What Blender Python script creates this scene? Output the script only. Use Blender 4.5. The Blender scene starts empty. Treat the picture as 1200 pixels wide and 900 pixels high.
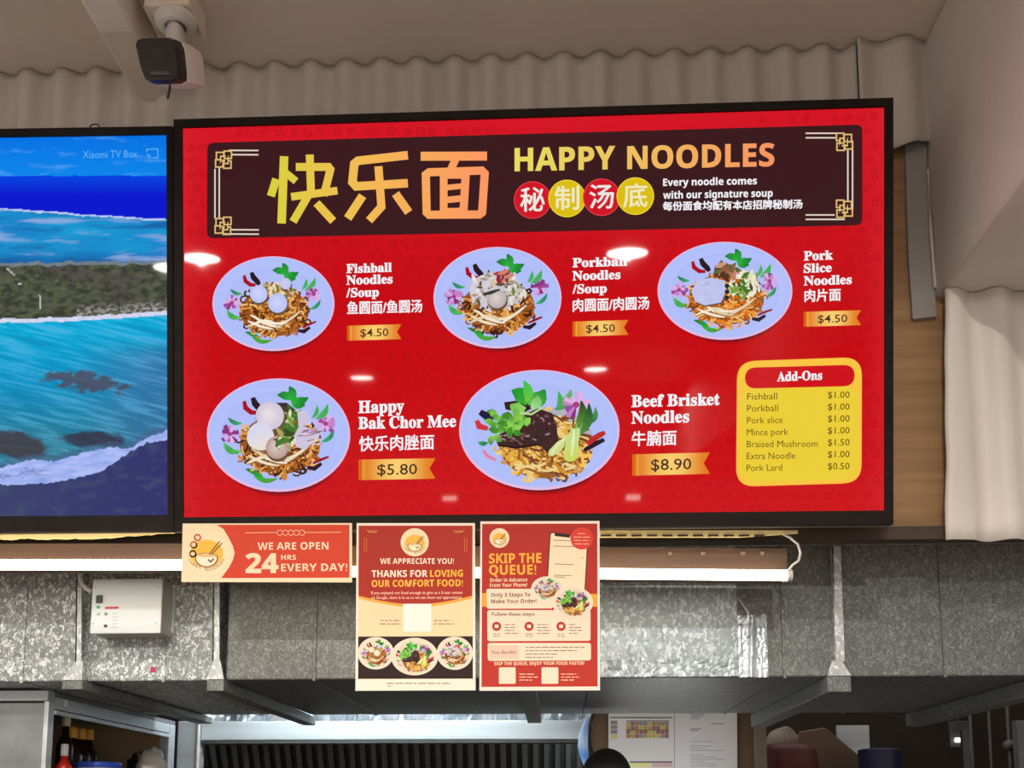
import bpy, bmesh, math, random
import numpy as np
from mathutils import Vector, Matrix, noise

# ------------------------------------------------------------------ camera, world, light
SC = bpy.context.scene
COL = SC.collection
FPX, PPX, PPY = 1200.0, 600.0, 800.0
YAW, PITCH = math.radians(2.4), math.radians(7.36)
EYE = Vector((0, 0, 1.55))
_f0 = Vector((-math.sin(YAW), math.cos(YAW), 0))
RIGHT = Vector((math.cos(YAW), math.sin(YAW), 0))
FWD = _f0 * math.cos(PITCH) + Vector((0, 0, math.sin(PITCH)))
UP = Vector((0, 0, math.cos(PITCH))) - _f0 * math.sin(PITCH)
cd = bpy.data.cameras.new('camera'); cam = bpy.data.objects.new('camera', cd); COL.objects.link(cam)
cd.sensor_width = 36; cd.sensor_fit = 'HORIZONTAL'; cd.lens = 36.0 * FPX / 1200
cd.shift_x = 0.0; cd.shift_y = (PPY - 450) / 1200; cd.clip_start = .05
cam.matrix_world = Matrix((RIGHT, UP, -FWD)).transposed().to_4x4(); cam.location = EYE
SC.camera = cam
SC.view_settings.view_transform = 'Standard'; SC.view_settings.look = 'None'
SC.view_settings.exposure = 0.0; SC.view_settings.gamma = 1.0; SC.view_settings.use_curve_mapping = False
WORLD_STRENGTH = .85
DOWNLIGHT_W = 55
w = bpy.data.worlds.new('world'); SC.world = w; w.use_nodes = True
w.node_tree.nodes['Background'].inputs[0].default_value = (1.0, .91, .84, 1)
w.node_tree.nodes['Background'].inputs[1].default_value = WORLD_STRENGTH

def ray(x, y): return FWD + RIGHT * ((x - PPX) / FPX) - UP * ((y - PPY) / FPX)
def at(x, y, Y): d = ray(x, y); return EYE + d * ((Y - EYE.y) / d.y)
def atz(x, y, Z): d = ray(x, y); return EYE + d * ((Z - EYE.z) / d.z)

# ------------------------------------------------------------------ colours, materials
def lin(c): c /= 255.0; return c / 12.92 if c <= .04045 else ((c + .055) / 1.055) ** 2.4
def C(r, g, b): return (lin(r), lin(g), lin(b), 1.0)
def mixc(a, b, t): return tuple(a[i] + (b[i] - a[i]) * t for i in range(3)) + (1.0,)

MATS = {}
def mat(name, col=None, rough=.5, metal=0., **kw):
    m = bpy.data.materials.new(name); m.use_nodes = True; MATS[name] = m
    p = m.node_tree.nodes['Principled BSDF']
    if col: p.inputs['Base Color'].default_value = col
    p.inputs['Roughness'].default_value = rough; p.inputs['Metallic'].default_value = metal
    for k, v in kw.items(): p.inputs[k.replace('_', ' ')].default_value = v
    return m
def nodes(m): return m.node_tree.nodes, m.node_tree.links, m.node_tree.nodes['Principled BSDF']
def mottled(name, c1, c2, scale, rough=.6, metal=0., bump=0., stretch=(1, 1, 1), detail=6, bscale=None):
    m = mat(name, c1, rough, metal); n, l, p = nodes(m)
    tc = n.new('ShaderNodeTexCoord'); mp = n.new('ShaderNodeMapping'); mp.inputs['Scale'].default_value = stretch
    l.new(tc.outputs['Object'], mp.inputs['Vector'])
    t = n.new('ShaderNodeTexNoise'); t.inputs['Scale'].default_value = scale; t.inputs['Detail'].default_value = detail
    l.new(mp.outputs[0], t.inputs['Vector'])
    r = n.new('ShaderNodeValToRGB'); r.color_ramp.elements[0].position = .32; r.color_ramp.elements[1].position = .68
    r.color_ramp.elements[0].color = c1; r.color_ramp.elements[1].color = c2
    l.new(t.outputs['Fac'], r.inputs[0]); l.new(r.outputs[0], p.inputs['Base Color'])
    if bump:
        b = n.new('ShaderNodeBump'); b.inputs['Strength'].default_value = bump; b.inputs['Distance'].default_value = .004
        t2 = n.new('ShaderNodeTexNoise'); t2.inputs['Scale'].default_value = bscale or scale * 4
        l.new(mp.outputs[0], t2.inputs['Vector']); l.new(t2.outputs['Fac'], b.inputs['Height']); l.new(b.outputs[0], p.inputs['Normal'])
    return m
def galvanised(name, lo, hi, scale, rough=.42, metal=.55):
    m = mat(name, lo, rough, metal); n, l, p = nodes(m)
    tc = n.new('ShaderNodeTexCoord'); mp = n.new('ShaderNodeMapping'); mp.inputs['Rotation'].default_value = (.2, .6, .3)
    mp.inputs['Scale'].default_value = (1, 1, .7); l.new(tc.outputs['Object'], mp.inputs['Vector'])
    nz = n.new('ShaderNodeTexNoise'); nz.inputs['Scale'].default_value = scale * .7; l.new(mp.outputs[0], nz.inputs['Vector'])
    mx = n.new('ShaderNodeMixRGB'); mx.blend_type = 'LINEAR_LIGHT'; mx.inputs[0].default_value = .012
    l.new(mp.outputs[0], mx.inputs[1]); l.new(nz.outputs['Color'], mx.inputs[2])
    v = n.new('ShaderNodeTexVoronoi'); v.inputs['Scale'].default_value = scale; l.new(mx.outputs[0], v.inputs['Vector'])
    s = n.new('ShaderNodeSeparateColor'); l.new(v.outputs['Color'], s.inputs[0])
    r = n.new('ShaderNodeValToRGB'); e = r.color_ramp.elements
    e[0].position = .30; e[0].color = lo; e[1].position = .95; e[1].color = hi
    k = e.new(.66); k.color = mixc(lo, hi, .22)
    l.new(s.outputs[0], r.inputs[0]); l.new(r.outputs[0], p.inputs['Base Color'])
    rr = n.new('ShaderNodeMapRange'); rr.inputs['To Min'].default_value = rough - .08; rr.inputs['To Max'].default_value = rough + .12
    l.new(s.outputs[1], rr.inputs['Value']); l.new(rr.outputs[0], p.inputs['Roughness'])
    b = n.new('ShaderNodeBump'); b.inputs['Strength'].default_value = .12; b.inputs['Distance'].default_value = .002
    l.new(s.outputs[2], b.inputs['Height']); l.new(b.outputs[0], p.inputs['Normal'])
    return m
def attr_mat(name, emit, rough=.3, trans=0.):
    m = mat(name, (.002, .002, .002, 1), rough); n, l, p = nodes(m)
    a = n.new('ShaderNodeAttribute'); a.attribute_name = 'Col'
    if emit:
        l.new(a.outputs['Color'], p.inputs['Emission Color']); p.inputs['Emission Strength'].default_value = emit
        p.inputs['Coat Weight'].default_value = .15; p.inputs['Coat Roughness'].default_value = .03
        p.inputs['Specular IOR Level'].default_value = .0
    else:
        l.new(a.outputs['Color'], p.inputs['Base Color'])
        if trans:
            t = n.new('ShaderNodeBsdfTranslucent'); l.new(a.outputs['Color'], t.inputs[0])
            mx = n.new('ShaderNodeMixShader'); mx.inputs[0].default_value = trans
            l.new(p.outputs[0], mx.inputs[1]); l.new(t.outputs[0], mx.inputs[2]); l.new(mx.outputs[0], n['Material Output'].inputs[0])
    return m
def emitter(name, col, s):
    m = mat(name, (.8, .8, .8, 1)); n, l, p = nodes(m)
    p.inputs['Emission Color'].default_value = col; p.inputs['Emission Strength'].default_value = s
    return m

M_SCREEN = attr_mat('screen_pixels', 1.0, .24)
M_PAPER = attr_mat('printed_paper', 0, .62, .10); M_PAPER.node_tree.nodes['Principled BSDF'].inputs['Specular IOR Level'].default_value = .15
M_PRINT = attr_mat('printed_label', 0, .4)
M_CEIL = mottled('ceiling_paint', C(212, 198, 184), C(222, 208, 194), 1.6, .8, bump=.05)
M_BEAM = mottled('beam_paint', C(200, 190, 182), C(210, 200, 192), 3, .75, bump=.25, bscale=60)
M_CORR = mottled('painted_corrugation', C(186, 177, 168), C(200, 191, 182), 7, .55, stretch=(1, 1, .25))
M_CORR2 = mottled('painted_corrugation_pale', C(214, 204, 194), C(226, 218, 208), 7, .5, stretch=(1, 1, .25))
M_PLY = mottled('plywood', C(150, 112, 74), C(178, 138, 96), 5, .6, stretch=(.6, 1, 9), detail=8)
M_WOOD = mottled('dark_batten_wood', C(58, 42, 31), C(76, 56, 40), 6, .6, stretch=(.5, 4, 8))
M_METALGREY = mat('grey_flashing', C(158, 153, 150), .55, 0)
M_DUCT = galvanised('galvanised_steel', C(126, 132, 131), C(226, 232, 232), 185, .45, .25)
M_DUCT2 = galvanised('galvanised_steel_fine', C(88, 91, 88), C(140, 144, 141), 280, .45, .25)
M_STRAP = galvanised('galvanised_strap', C(170, 174, 174), C(226, 230, 230), 160, .4, .3)
M_DUCTUNDER = M_DUCT
M_FOIL = mottled('aluminium_foil', C(160, 170, 178), C(214, 222, 228), 14, .32, .6, bump=1.0, bscale=30)
M_STEEL = mottled('stainless_steel', C(176, 184, 188), C(206, 214, 218), 4, .38, .3, stretch=(.3, 1, 6))
M_STEELD = mottled('worn_stainless_steel', C(104, 108, 110), C(140, 144, 146), 9, .5, .3)
M_LOUVRE = mat('filter_steel', C(84, 86, 86), .45, .6)
M_BLACK = mat('black_plastic', C(34, 30, 29), .35)
M_BEZEL = mottled('dark_brushed_bezel', C(27, 21, 19), C(34, 27, 24), 30, .62, 0., stretch=(1, 1, 1)); M_BEZEL.node_tree.nodes['Principled BSDF'].inputs['Specular IOR Level'].default_value = .12
M_BEZELSIDE = mat('silver_bezel_side', C(150, 145, 138), .3, .9)
M_WHITEPL = mat('white_plastic', C(206, 200, 192), .4)
M_BOXW = mat('white_enclosure', C(218, 224, 226), .35)
M_CREAM = mat('cream_plastic', C(236, 214, 150), .45)
M_GLASSBLK = mat('black_glass', C(26, 22, 22), .35)
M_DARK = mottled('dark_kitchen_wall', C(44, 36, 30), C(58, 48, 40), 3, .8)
M_FLOOR = mottled('floor_tile', C(136, 126, 116), C(150, 140, 128), 3, .4)
M_CABIN = mottled('cabinet_lining', C(150, 122, 88), C(170, 140, 104), 5, .7)
M_LED = emitter('led_tube_diffuser', (1.0, .90, .74, 1), 12.0)
M_LAMP = emitter('downlight_lens', (1.0, .97, .92, 1), 210.0)
M_LAMPFAR = emitter('far_tube', (1.0, .95, .9, 1), 52.0)
M_SKIN = mat('skin', C(196, 150, 118), .5)
M_CLOTH = mat('black_cloth', C(40, 39, 39), .85)
M_TRAY = mottled('brown_tray', C(86, 64, 44), C(104, 80, 56), 6, .5)
M_RED = mat('red_plastic', C(80, 11, 10), .5)
M_BLUE = mat('blue_plastic', C(22, 25, 66), .5)
M_BLUEL = mat('bright_blue_lid', C(50, 82, 190), .4)
M_YEL = mat('yellow_cap', C(214, 160, 30), .4)
M_SAUCE = mat('dark_sauce_bottle', C(40, 22, 16), .2)
M_REDB = mat('red_bottle', C(200, 40, 32), .3)
M_WHITEBAG = mottled('white_bag', C(216, 210, 200), C(236, 232, 224), 12, .5, bump=.8, bscale=20)
M_CARD = mottled('cardboard', C(104, 84, 68), C(124, 102, 84), 6, .8)
M_CLOTHPALE = mottled('pale_sack', C(134, 122, 108), C(156, 142, 128), 9, .8, bump=.6, bscale=14)

# ------------------------------------------------------------------ object helpers
WMX = {}
def tag(o, label=None, cat=None, group=None, kind=None):
    if label: o['label'] = label
    if cat: o['category'] = cat
    if group: o['group'] = group
    if kind: o['kind'] = kind
    return o
def thing(name, loc, label, cat, group=None, matrix=None):
    o = bpy.data.objects.new(name, None); COL.objects.link(o); o.empty_display_size = .05
    M = matrix.copy() if matrix is not None else Matrix.Translation(loc)
    o.matrix_world = M; WMX[o.name] = M
    return tag(o, label, cat, group)

class MB:
    """collects geometry for ONE mesh object; coordinates are world unless local=True at build"""
    def __init__(s): s.v = []; s.f = []; s.c = []; s.mi = []; s.cur = 0
    def vert(s, p, c=(.8, .8, .8, 1)): s.v.append(tuple(p)); s.c.append(c); return len(s.v) - 1
    def face(s, ids): s.f.append(tuple(ids)); s.mi.append(s.cur)
    def quad(s, a, b, c, d, col=(.8, .8, .8, 1)):
        i = [s.vert(p, col) for p in (a, b, c, d)]; s.face(i)
    def box(s, lo, hi, M=None):
        x0, y0, z0 = lo; x1, y1, z1 = hi
        P = [Vector(p) for p in ((x0,y0,z0),(x1,y0,z0),(x1,y1,z0),(x0,y1,z0),(x0,y0,z1),(x1,y0,z1),(x1,y1,z1),(x0,y1,z1))]
        if M is not None: P = [M @ p for p in P]
        i = [s.vert(p) for p in P]
        for q in ((0,3,2,1),(4,5,6,7),(0,1,5,4),(1,2,6,5),(2,3,7,6),(3,0,4,7)): s.face([i[k] for k in q])
    def hexa(s, P):
        i = [s.vert(p) for p in P]
        for q in ((0,3,2,1),(4,5,6,7),(0,1,5,4),(1,2,6,5),(2,3,7,6),(3,0,4,7)): s.face([i[k] for k in q])
    def prism(s, pts, d):
        """extrude polygon (list of Vector) by vector d"""
        n = len(pts); a = [s.vert(p) for p in pts]; b = [s.vert(Vector(p) + d) for p in pts]
        s.face(a[::-1]); s.face(b)
        for k in range(n): s.face((a[k], a[(k + 1) % n], b[(k + 1) % n], b[k]))
    def tube(s, pts, r, n=10, caps=True):
        pts = [Vector(p) for p in pts]; rings = []
        for k, p in enumerate(pts):
            t = (pts[min(k + 1, len(pts) - 1)] - pts[max(k - 1, 0)]).normalized()
            a = t.cross(Vector((0, 0, 1)));
            if a.length < 1e-3: a = t.cross(Vector((0, 1, 0)))
            a.normalize(); b = t.cross(a)
            rk = r[k] if isinstance(r, (list, tuple)) else r
            rings.append([s.vert(p + a * rk * math.cos(2*math.pi*j/n) + b * rk * math.sin(2*math.pi*j/n)) for j in range(n)])
        for A, B in zip(rings, rings[1:]):
            for j in range(n): s.face((A[j], A[(j+1) % n], B[(j+1) % n], B[j]))
        if caps: s.face(rings[0][::-1]); s.face(rings[-1])
    def lathe(s, prof, base, n=24, axis=None):
        base = Vector(base); Q = Matrix.Identity(3) if axis is None else Vector((0,0,1)).rotation_difference(axis).to_matrix()
        rings = []
        for r, z in prof:
            rings.append([s.vert(base + Q @ Vector((r*math.cos(2*math.pi*j/n), r*math.sin(2*math.pi*j/n), z))) for j in range(n)])
        for A, B in zip(rings, rings[1:]):
            for j in range(n): s.face((A[j], A[(j+1) % n], B[(j+1) % n], B[j]))
        s.face(rings[0][::-1]); s.face(rings[-1])
    def grid(s, fn, nu, nv, colfn=None):
        base = len(s.v)
        for j in range(nv + 1):
            for i in range(nu + 1):
                s.vert(fn(i / nu, j / nv), colfn(i / nu, j / nv) if colfn else (.8, .8, .8, 1))
        for j in range(nv):
            for i in range(nu):
                a = base + j * (nu + 1) + i; s.face((a, a + 1, a + nu + 2, a + nu + 1))
    def build(s, name, mats, parent=None, local=False, smooth=False, bevel=0., fixn=True):
        if not isinstance(mats, (list, tuple)): mats = [mats]
        vs = s.v; par = None
        if parent is not None:
            par = parent
            if not local:
                inv = WMX[parent.name].inverted(); vs = [tuple(inv @ Vector(p)) for p in s.v]
        me = bpy.data.meshes.new(name); me.from_pydata(vs, [], s.f); me.update()
        for m in mats: me.materials.append(m)
        me.polygons.foreach_set('material_index', s.mi)
        at_ = me.color_attributes.new('Col', 'FLOAT_COLOR', 'POINT')
        at_.data.foreach_set('color', np.array(s.c, dtype=np.float32).ravel())
        if fixn and not local:
            bm = bmesh.new(); bm.from_mesh(me); bmesh.ops.recalc_face_normals(bm, faces=bm.faces); bm.to_mesh(me); bm.free()
        if smooth: me.polygons.foreach_set('use_smooth', [True] * len(me.polygons))
        o = bpy.data.objects.new(name, me); COL.objects.link(o)
        if par is not None:
            o.parent = par; WMX[o.name] = WMX[par.name]
        else: WMX[o.name] = Matrix.Identity(4)
        if bevel:
            b = o.modifiers.new('bevel', 'BEVEL'); b.width = bevel; b.segments = 2; b.limit_method = 'ANGLE'
        if smooth == 'auto':
            pass
        return o
def struct(name, mb, m, **k): return tag(mb.build(name, m, **k), kind='structure')
def single(name, mb, m, label, cat, group=None, **k): return tag(mb.build(name, m, **k), label, cat, group)

# ------------------------------------------------------------------ flat pictures and writing on a panel
class Panel:
    """a flat surface in the place: origin c, axes u (right), v (up), n (towards the viewer)"""
    def __init__(s, c, u, v, n): s.c, s.u, s.v, s.n = Vector(c), Vector(u), Vector(v), Vector(n)
    def matrix(s):
        M = Matrix((s.u, s.v, s.n)).transposed().to_4x4(); M.translation = s.c; return M
    def uv(s, x, y):
        d = ray(x, y); t = (s.c - EYE).dot(s.n) / d.dot(s.n); p = EYE + d * t - s.c
        return p.dot(s.u), p.dot(s.v)
    def pt(s, x, y, k): u, v = s.uv(x, y); return (u, v, k * LAY)
LAY = .00013
WHITE = C(244, 240, 244)

class Draw(MB):
    """draws in traced coordinates on a panel (mesh is local to the panel)"""
    def __init__(s, panel): super().__init__(); s.P = panel
    def poly(s, pts, k, col):
        ids = [s.vert(s.P.pt(x, y, k), col if not callable(col) else col(x, y)) for x, y in pts]
        u = [s.v[i] for i in ids]; A = sum(u[i][0]*u[(i+1) % len(u)][1] - u[(i+1) % len(u)][0]*u[i][1] for i in range(len(u)))
        s.face(ids if A > 0 else ids[::-1])
    def ellipse(s, cx, cy, rx, ry, k, col, n=40, rot=0., a0=0., a1=2*math.pi):
        c_, s_ = math.cos(rot), math.sin(rot); pts = []
        for i in range(n if a1-a0 > 6.2 else n+1):
            a = a0 + (a1-a0)*i/n; x, y = rx*math.cos(a), ry*math.sin(a); pts.append((cx + x*c_ - y*s_, cy + x*s_ + y*c_))
        s.poly(pts, k, col)
    def disc(s, cx, cy, rx, ry, k, cin, cout, n=48, rings=1):
        """ellipse shaded from centre to rim, as the printed/displayed picture is"""
        c0 = s.vert(s.P.pt(cx, cy, k), cin); ids = []
        for i in range(n):
            a = 2*math.pi*i/n; ids.append(s.vert(s.P.pt(cx + rx*math.cos(a), cy + ry*math.sin(a), k), cout))
        for i in range(n): s.face((c0, ids[(i+1) % n], ids[i]))
    def ribbon(s, pts, wd, k, col, closed=False):
        n = len(pts); L = []; R = []
        for i, (x, y) in enumerate(pts):
            if closed: a, b = pts[i-1], pts[(i+1) % n]
            else: a, b = pts[max(i-1, 0)], pts[min(i+1, n-1)]
            d1 = (x-a[0], y-a[1]); d2 = (b[0]-x, b[1]-y)
            l1, l2 = math.hypot(*d1), math.hypot(*d2)
            if l1 < 1e-9: d1, l1 = d2, l2
            if l2 < 1e-9: d2, l2 = d1, l1
            n1 = (-d1[1]/l1, d1[0]/l1); n2 = (-d2[1]/l2, d2[0]/l2)
            m = (n1[0]+n2[0], n1[1]+n2[1]); ml = math.hypot(*m) or 1e-9
            m = (m[0]/ml, m[1]/ml); cs = max(.45, m[0]*n1[0]+m[1]*n1[1])
            ww = (wd[i] if isinstance(wd, (list, tuple)) else wd) / 2 / cs
            cc = col(x, y) if callable(col) else col
            L.append(s.vert(s.P.pt(x+m[0]*ww, y+m[1]*ww, k), cc)); R.append(s.vert(s.P.pt(x-m[0]*ww, y-m[1]*ww, k), cc))
        for i in range(n if closed else n-1):
            j = (i+1) % n; s.face((L[i], L[j], R[j], R[i]))
    def rrect(s, q, r, k, col):
        """rounded quadrilateral TL,TR,BR,BL"""
        pts = []
        for i in range(4):
            p, a, b = q[i], q[i-1], q[(i+1) % 4]
            la, lb = math.dist(p, a), math.dist(p, b)
            A = (p[0]+(a[0]-p[0])*r/la, p[1]+(a[1]-p[1])*r/la); B = (p[0]+(b[0]-p[0])*r/lb, p[1]+(b[1]-p[1])*r/lb)
            for j in range(7):
                t = j/6; pts.append(((1-t)**2*A[0]+2*t*(1-t)*p[0]+t*t*B[0], (1-t)**2*A[1]+2*t*(1-t)*p[1]+t*t*B[1]))
        s.poly(pts, k, col)
    def text(s, body, p0, p1, h, k, col, bold=0., cjk=False, res=2):
        """writing whose baseline runs p0 -> p1, capitals h high (traced units)"""
        V, F = glyphs(body, bold, res)
        x0, x1 = V[:, 0].min(), V[:, 0].max(); y0 = V[:, 1].min() if cjk else 0.; y1 = V[:, 1].max()
        A = Vector(s.P.uv(*p0)); B = Vector(s.P.uv(*p1)); Hh = (Vector(s.P.uv(p0[0], p0[1]-h)) - A)
        e = B - A; base = len(s.v)
        for q in V:
            t = (q[0]-x0)/(x1-x0); g = (q[1]-y0)/(y1-y0); p = A + e*t + Hh*g
            cc = col(p0[0]+(p1[0]-p0[0])*t, 0) if callable(col) else col
            s.v.append((p.x, p.y, k*LAY)); s.c.append(cc)
        for f in F: s.face([base+i for i in f])
    def bold(s, body, p0, p1, h, k, col, bold=0., cjk=False, e=.35):
        for i, (dx, dy) in enumerate(((0, 0), (e, 0), (-e, 0), (0, e*.8), (0, -e*.8))):
            s.text(body, (p0[0]+dx, p0[1]+dy), (p1[0]+dx, p1[1]+dy), h, k+i*.15, col, bold, cjk)
    def blurred(s, x0, x1, y, h, k, col, seed=0):
        """a line of print too small to read: word-length dashes"""
        rg = random.Random(int(x0*7+y*13)+seed); x = x0
        while x < x1:
            e = min(x1, x+h*rg.uniform(1.2, 3.6)); s.ribbon([(x, y-h*.4), (e, y-h*.4)], h*.34, k, col); x = e+h*.5
    def arctext(s, body, cx, cy, rx, ry, a0, a1, h, k, col):
        """letters along an arc; angles in radians, y down"""
        n = len(body)
        for i, ch in enumerate(body):
            if ch == ' ': continue
            a = a0 + (a1-a0)*(i+.5)/n; d = .40*(a1-a0)/n
            p = lambda t: (cx+rx*math.cos(t), cy+ry*math.sin(t))
            s.text(ch, p(a-d), p(a+d), h, k, col)
    def make(s, name, parent, m=None): return s.build(name, m or M_SCREEN, parent, local=True, fixn=False)

_G = {}
def glyphs(body, bold, res):
    key = (body, bold, res)
    if key not in _G:
        cu = bpy.data.curves.new('writing', 'FONT'); cu.body = body; cu.size = 1; cu.offset = bold; cu.resolution_u = res; cu.fill_mode = 'FRONT'
        o = bpy.data.objects.new('writing', cu); COL.objects.link(o)
        dg = bpy.context.evaluated_depsgraph_get(); me = o.evaluated_get(dg).to_mesh()
        V = np.array([v.co[:] for v in me.vertices]); F = [tuple(p.vertices) for p in me.polygons]
        # keep faces counter-clockwise
        F = [f if sum(V[f[i]][0]*V[f[(i+1) % len(f)]][1]-V[f[(i+1) % len(f)]][0]*V[f[i]][1] for i in range(len(f))) > 0 else f[::-1] for f in F]
        bpy.data.objects.remove(o); bpy.data.curves.remove(cu); _G[key] = (V, F)
    return _G[key]
def serif(t):
    return ''.join(chr(0x1D400+ord(c)-65) if 'A' <= c <= 'Z' else chr(0x1D41A+ord(c)-97) if 'a' <= c <= 'z' else c for c in t)
def heavy(t):
    return ''.join(chr(0x1D5D4+ord(c)-65) if 'A' <= c <= 'Z' else chr(0x1D5EE+ord(c)-97) if 'a' <= c <= 'z' else chr(0x1D7EC+ord(c)-48) if '0' <= c <= '9' else c for c in t)

# ---- a pictured bowl of noodles (flat picture on a screen or a print)
def noodle_dish(d, cx, cy, rx, ry, kind, k, rng, fine=1.0, shadow=True, warm=False):
    P = lambda a, b: (cx+a*rx, cy+b*ry)
    S = min(rx, ry)
    if shadow:
        for i, t in enumerate((1.0, .5)):
            d.ellipse(cx+2, cy+ry*.10*t, rx*(.93+.02*(1-t)), ry*(.98), k-.4+i*.15, mixc(C(168, 6, 16), C(112, 4, 14), i), 40)
    rim = C(226, 188, 226) if not warm else C(238, 224, 204)
    pl = C(176, 190, 250) if not warm else C(234, 220, 198); pl2 = C(190, 200, 246) if not warm else C(226, 210, 188); pl3 = C(173, 187, 247) if not warm else C(220, 202, 178)
    d.ellipse(cx, cy, rx, ry, k, rim, 56)
    d.disc(cx, cy-ry*.012, rx*.975, ry*.965, k+.4, pl2, pl, 56)
    d.ellipse(cx, cy+ry*.03, rx*.80, ry*.80, k+.8, pl3, 48)
    d.disc(cx, cy+ry*.05, rx*.77, ry*.765, k+1.2, mixc(pl, pl2, .6), mixc(pl, pl3, .5), 48)
    def leaf(a, b, ang, ln, wd, c1, c2, kk, bend=.15):
        x, y = P(a, b); L = ln*S; W = wd*S; pts = []; N = 7
        for i in range(N+1):
            t = i/N; pts.append((x+L*t*math.cos(ang)-bend*L*math.sin(ang)*math.sin(t*math.pi), y+L*t*math.sin(ang)+bend*L*math.cos(ang)*math.sin(t*math.pi)))
        d.ribbon(pts, [max(.12*W, W*math.sin(math.pi*min(1, (i/N)*.92+.06))) for i in range(N+1)], kk, lambda X, Y: mixc(c1, c2, min(1, math.dist((X, Y), (x, y))/L)))
    def flower(a, b, r, kk):
        x, y = P(a, b)
        for i in range(15):
            an = i*2.399; ln = r*S*(.55+.45*rng.random()); c = rng.choice([C(158, 76, 160), C(196, 130, 198), C(136, 50, 124), C(220, 178, 226), C(206, 170, 232)])
            d.ribbon([(x, y), (x+ln*math.cos(an), y+ln*math.sin(an)*.95)], [.02*S, .085*S], kk+i*.02, c)
        d.ellipse(x, y, r*S*.22, r*S*.2, kk+.5, C(170, 60, 130), 10)
    def chili(a, b, pts, c, wd, kk):
        q = [P(a+u, b+v_) for u, v_ in pts]; n = len(q)
        d.ribbon(q, [wd*S*(.35+.65*math.sin(math.pi*(i+.6)/(n+.2))) for i in range(n)], kk, c)
    G1, G2, G3 = C(10, 120, 50), C(50, 180, 60), C(90, 170, 110)
    DK = C(40, 22, 36)
    if kind != 'beef':
        # printed garland of the bowl
        for (an, ln) in ((math.pi*1.1, .26), (math.pi*1.45, .24), (-.15, .3), (.35, .26)):
            leaf(.18, -.62, an, ln, .15, G2, G1, k+1.6)
        leaf(.2, -.5, -math.pi*.55, .3, .1, G2, C(30, 150, 60), k+1.7)
        leaf(.52, -.28, -.9, .34, .11, G3, G2, k+1.6); leaf(.47, -.3, -1.2, .24, .08, G3, G2, k+1.6)
        leaf(.60, .12, -.75, .30, .08, C(60, 170, 120), C(30, 130, 80), k+1.6)
        leaf(-.70, -.30, .35, .26, .08, C(20, 120, 80), C(70, 170, 110), k+1.6)
        leaf(-.76, .14, .6, .32, .11, C(90, 190, 100), G1, k+1.6); leaf(-.72, .24, .1, .28, .09, G2, C(120, 200, 110), k+1.6)
        leaf(-.46, .60, .55, .40, .10, G1, G2, k+1.6, -.1); leaf(-.34, .72, .1, .42, .09, G2, C(90, 150, 50), k+1.7)
        flower(-.68, -.02, .20, k+1.8); flower(.66, -.2, .20, k+1.8)
        chili(-.48, -.60, [(0, 0), (.02, .12), (.10, .20), (.19, .21)], C(170, 10, 34), .09, k+1.8)
        chili(-.36, -.66, [(0, 0), (.03, .1), (.10, .2), (.13, .26)], DK, .12, k+1.9)
        chili(.40, .57, [(0, 0), (.1, .02), (.2, -.07)], DK, .08, k+3.4); chili(.48, .50, [(0, 0), (.1, -.06), (.22, -.12)], C(150, 10, 30), .05, k+3.3)
        base = C(150, 84, 32)
        d.ellipse(*P(.02, .17), rx*.56, ry*.52, k+2.1, base, 32)
        pal = [C(206, 132, 50), C(226, 158, 74), C(180, 98, 34), C(120, 62, 24), C(236, 184, 112), C(150, 80, 30), C(88, 44, 22), C(60, 28, 16)]
        if kind == 'slice': pal = [C(226, 130, 36), C(240, 150, 54), C(200, 100, 26), C(130, 66, 26), C(236, 184, 112), C(176, 90, 24)]
        nn = int(340*fine)
        for i in range(nn):
            a = rng.uniform(0, 2*math.pi); r = math.sqrt(rng.random())*.93
            u0, v0 = .02+.52*r*math.cos(a), .17+.48*r*math.sin(a)
            th = rng.uniform(0, 6.28); turn = rng.uniform(-1.6, 1.6); L = rng.uniform(.16, .34); q = []
            for j in range(7):
                q.append(P(u0, v0)); u0 += L/6*math.cos(th)*.9; v0 += L/6*math.sin(th); th += turn/3
                if (u0-.02)**2/.56**2+(v0-.17)**2/.53**2 > 1: th += 1.2
            d.ribbon(q, .034*S*rng.uniform(.8, 1.3), k+2.2+1.0*i/nn, rng.choice(pal))
        # pale sprouts across the front
        for (x0, y0, x1, y1, bb) in ((-.42, .36, .0, .54, .03), (-.36, .46, .02, .40, -.07), (-.30, .30, .12, .50, .04), (.06, .50, .46, .14, .02), (.0, .44, .40, .22, .05), (-.2, .34, .24, .38, .06), (-.38, .24, -.16, .44, -.03), (-.44, .50, -.16, .38, -.02)):
            q = [P(x0+(x1-x0)*t, y0+(y1-y0)*t+bb*math.sin(math.pi*t)) for t in (0, .2, .4, .6, .8, 1)]
            if kind == 'slice' and x0 > 0 and y0 > .51: continue
            z = .003*rng.randint(0, 9); d.ribbon([(x, y+.016*S) for x, y in q], [.02*S, .05*S, .05*S, .05*S, .045*S, .015*S], k+3.35+z, C(150, 104, 62)); d.ribbon(q, [.02*S, .045*S, .05*S, .05*S, .04*S, .015*S], k+3.4+z, rng.choice([C(240, 224, 196), C(228, 206, 170), C(246, 236, 216)]))
        def ball(a, b, r, c1, c2, kk):
            d.ellipse(*P(a+.01, b+.04), r*S*1.06, r*S*1.06, kk-.1, C(110, 80, 50), 24)
            x, y = P(a, b); c0 = d.vert(d.P.pt(x-.12*r*S, y-.15*r*S, kk), c1); ids = [d.vert(d.P.pt(x+r*S*math.cos(t*2*math.pi/24), y+r*S*math.sin(t*2*math.pi/24), kk), c2) for t in range(24)]
            for i in range(24): d.face((c0, ids[(i+1) % 24], ids[i]))
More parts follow.
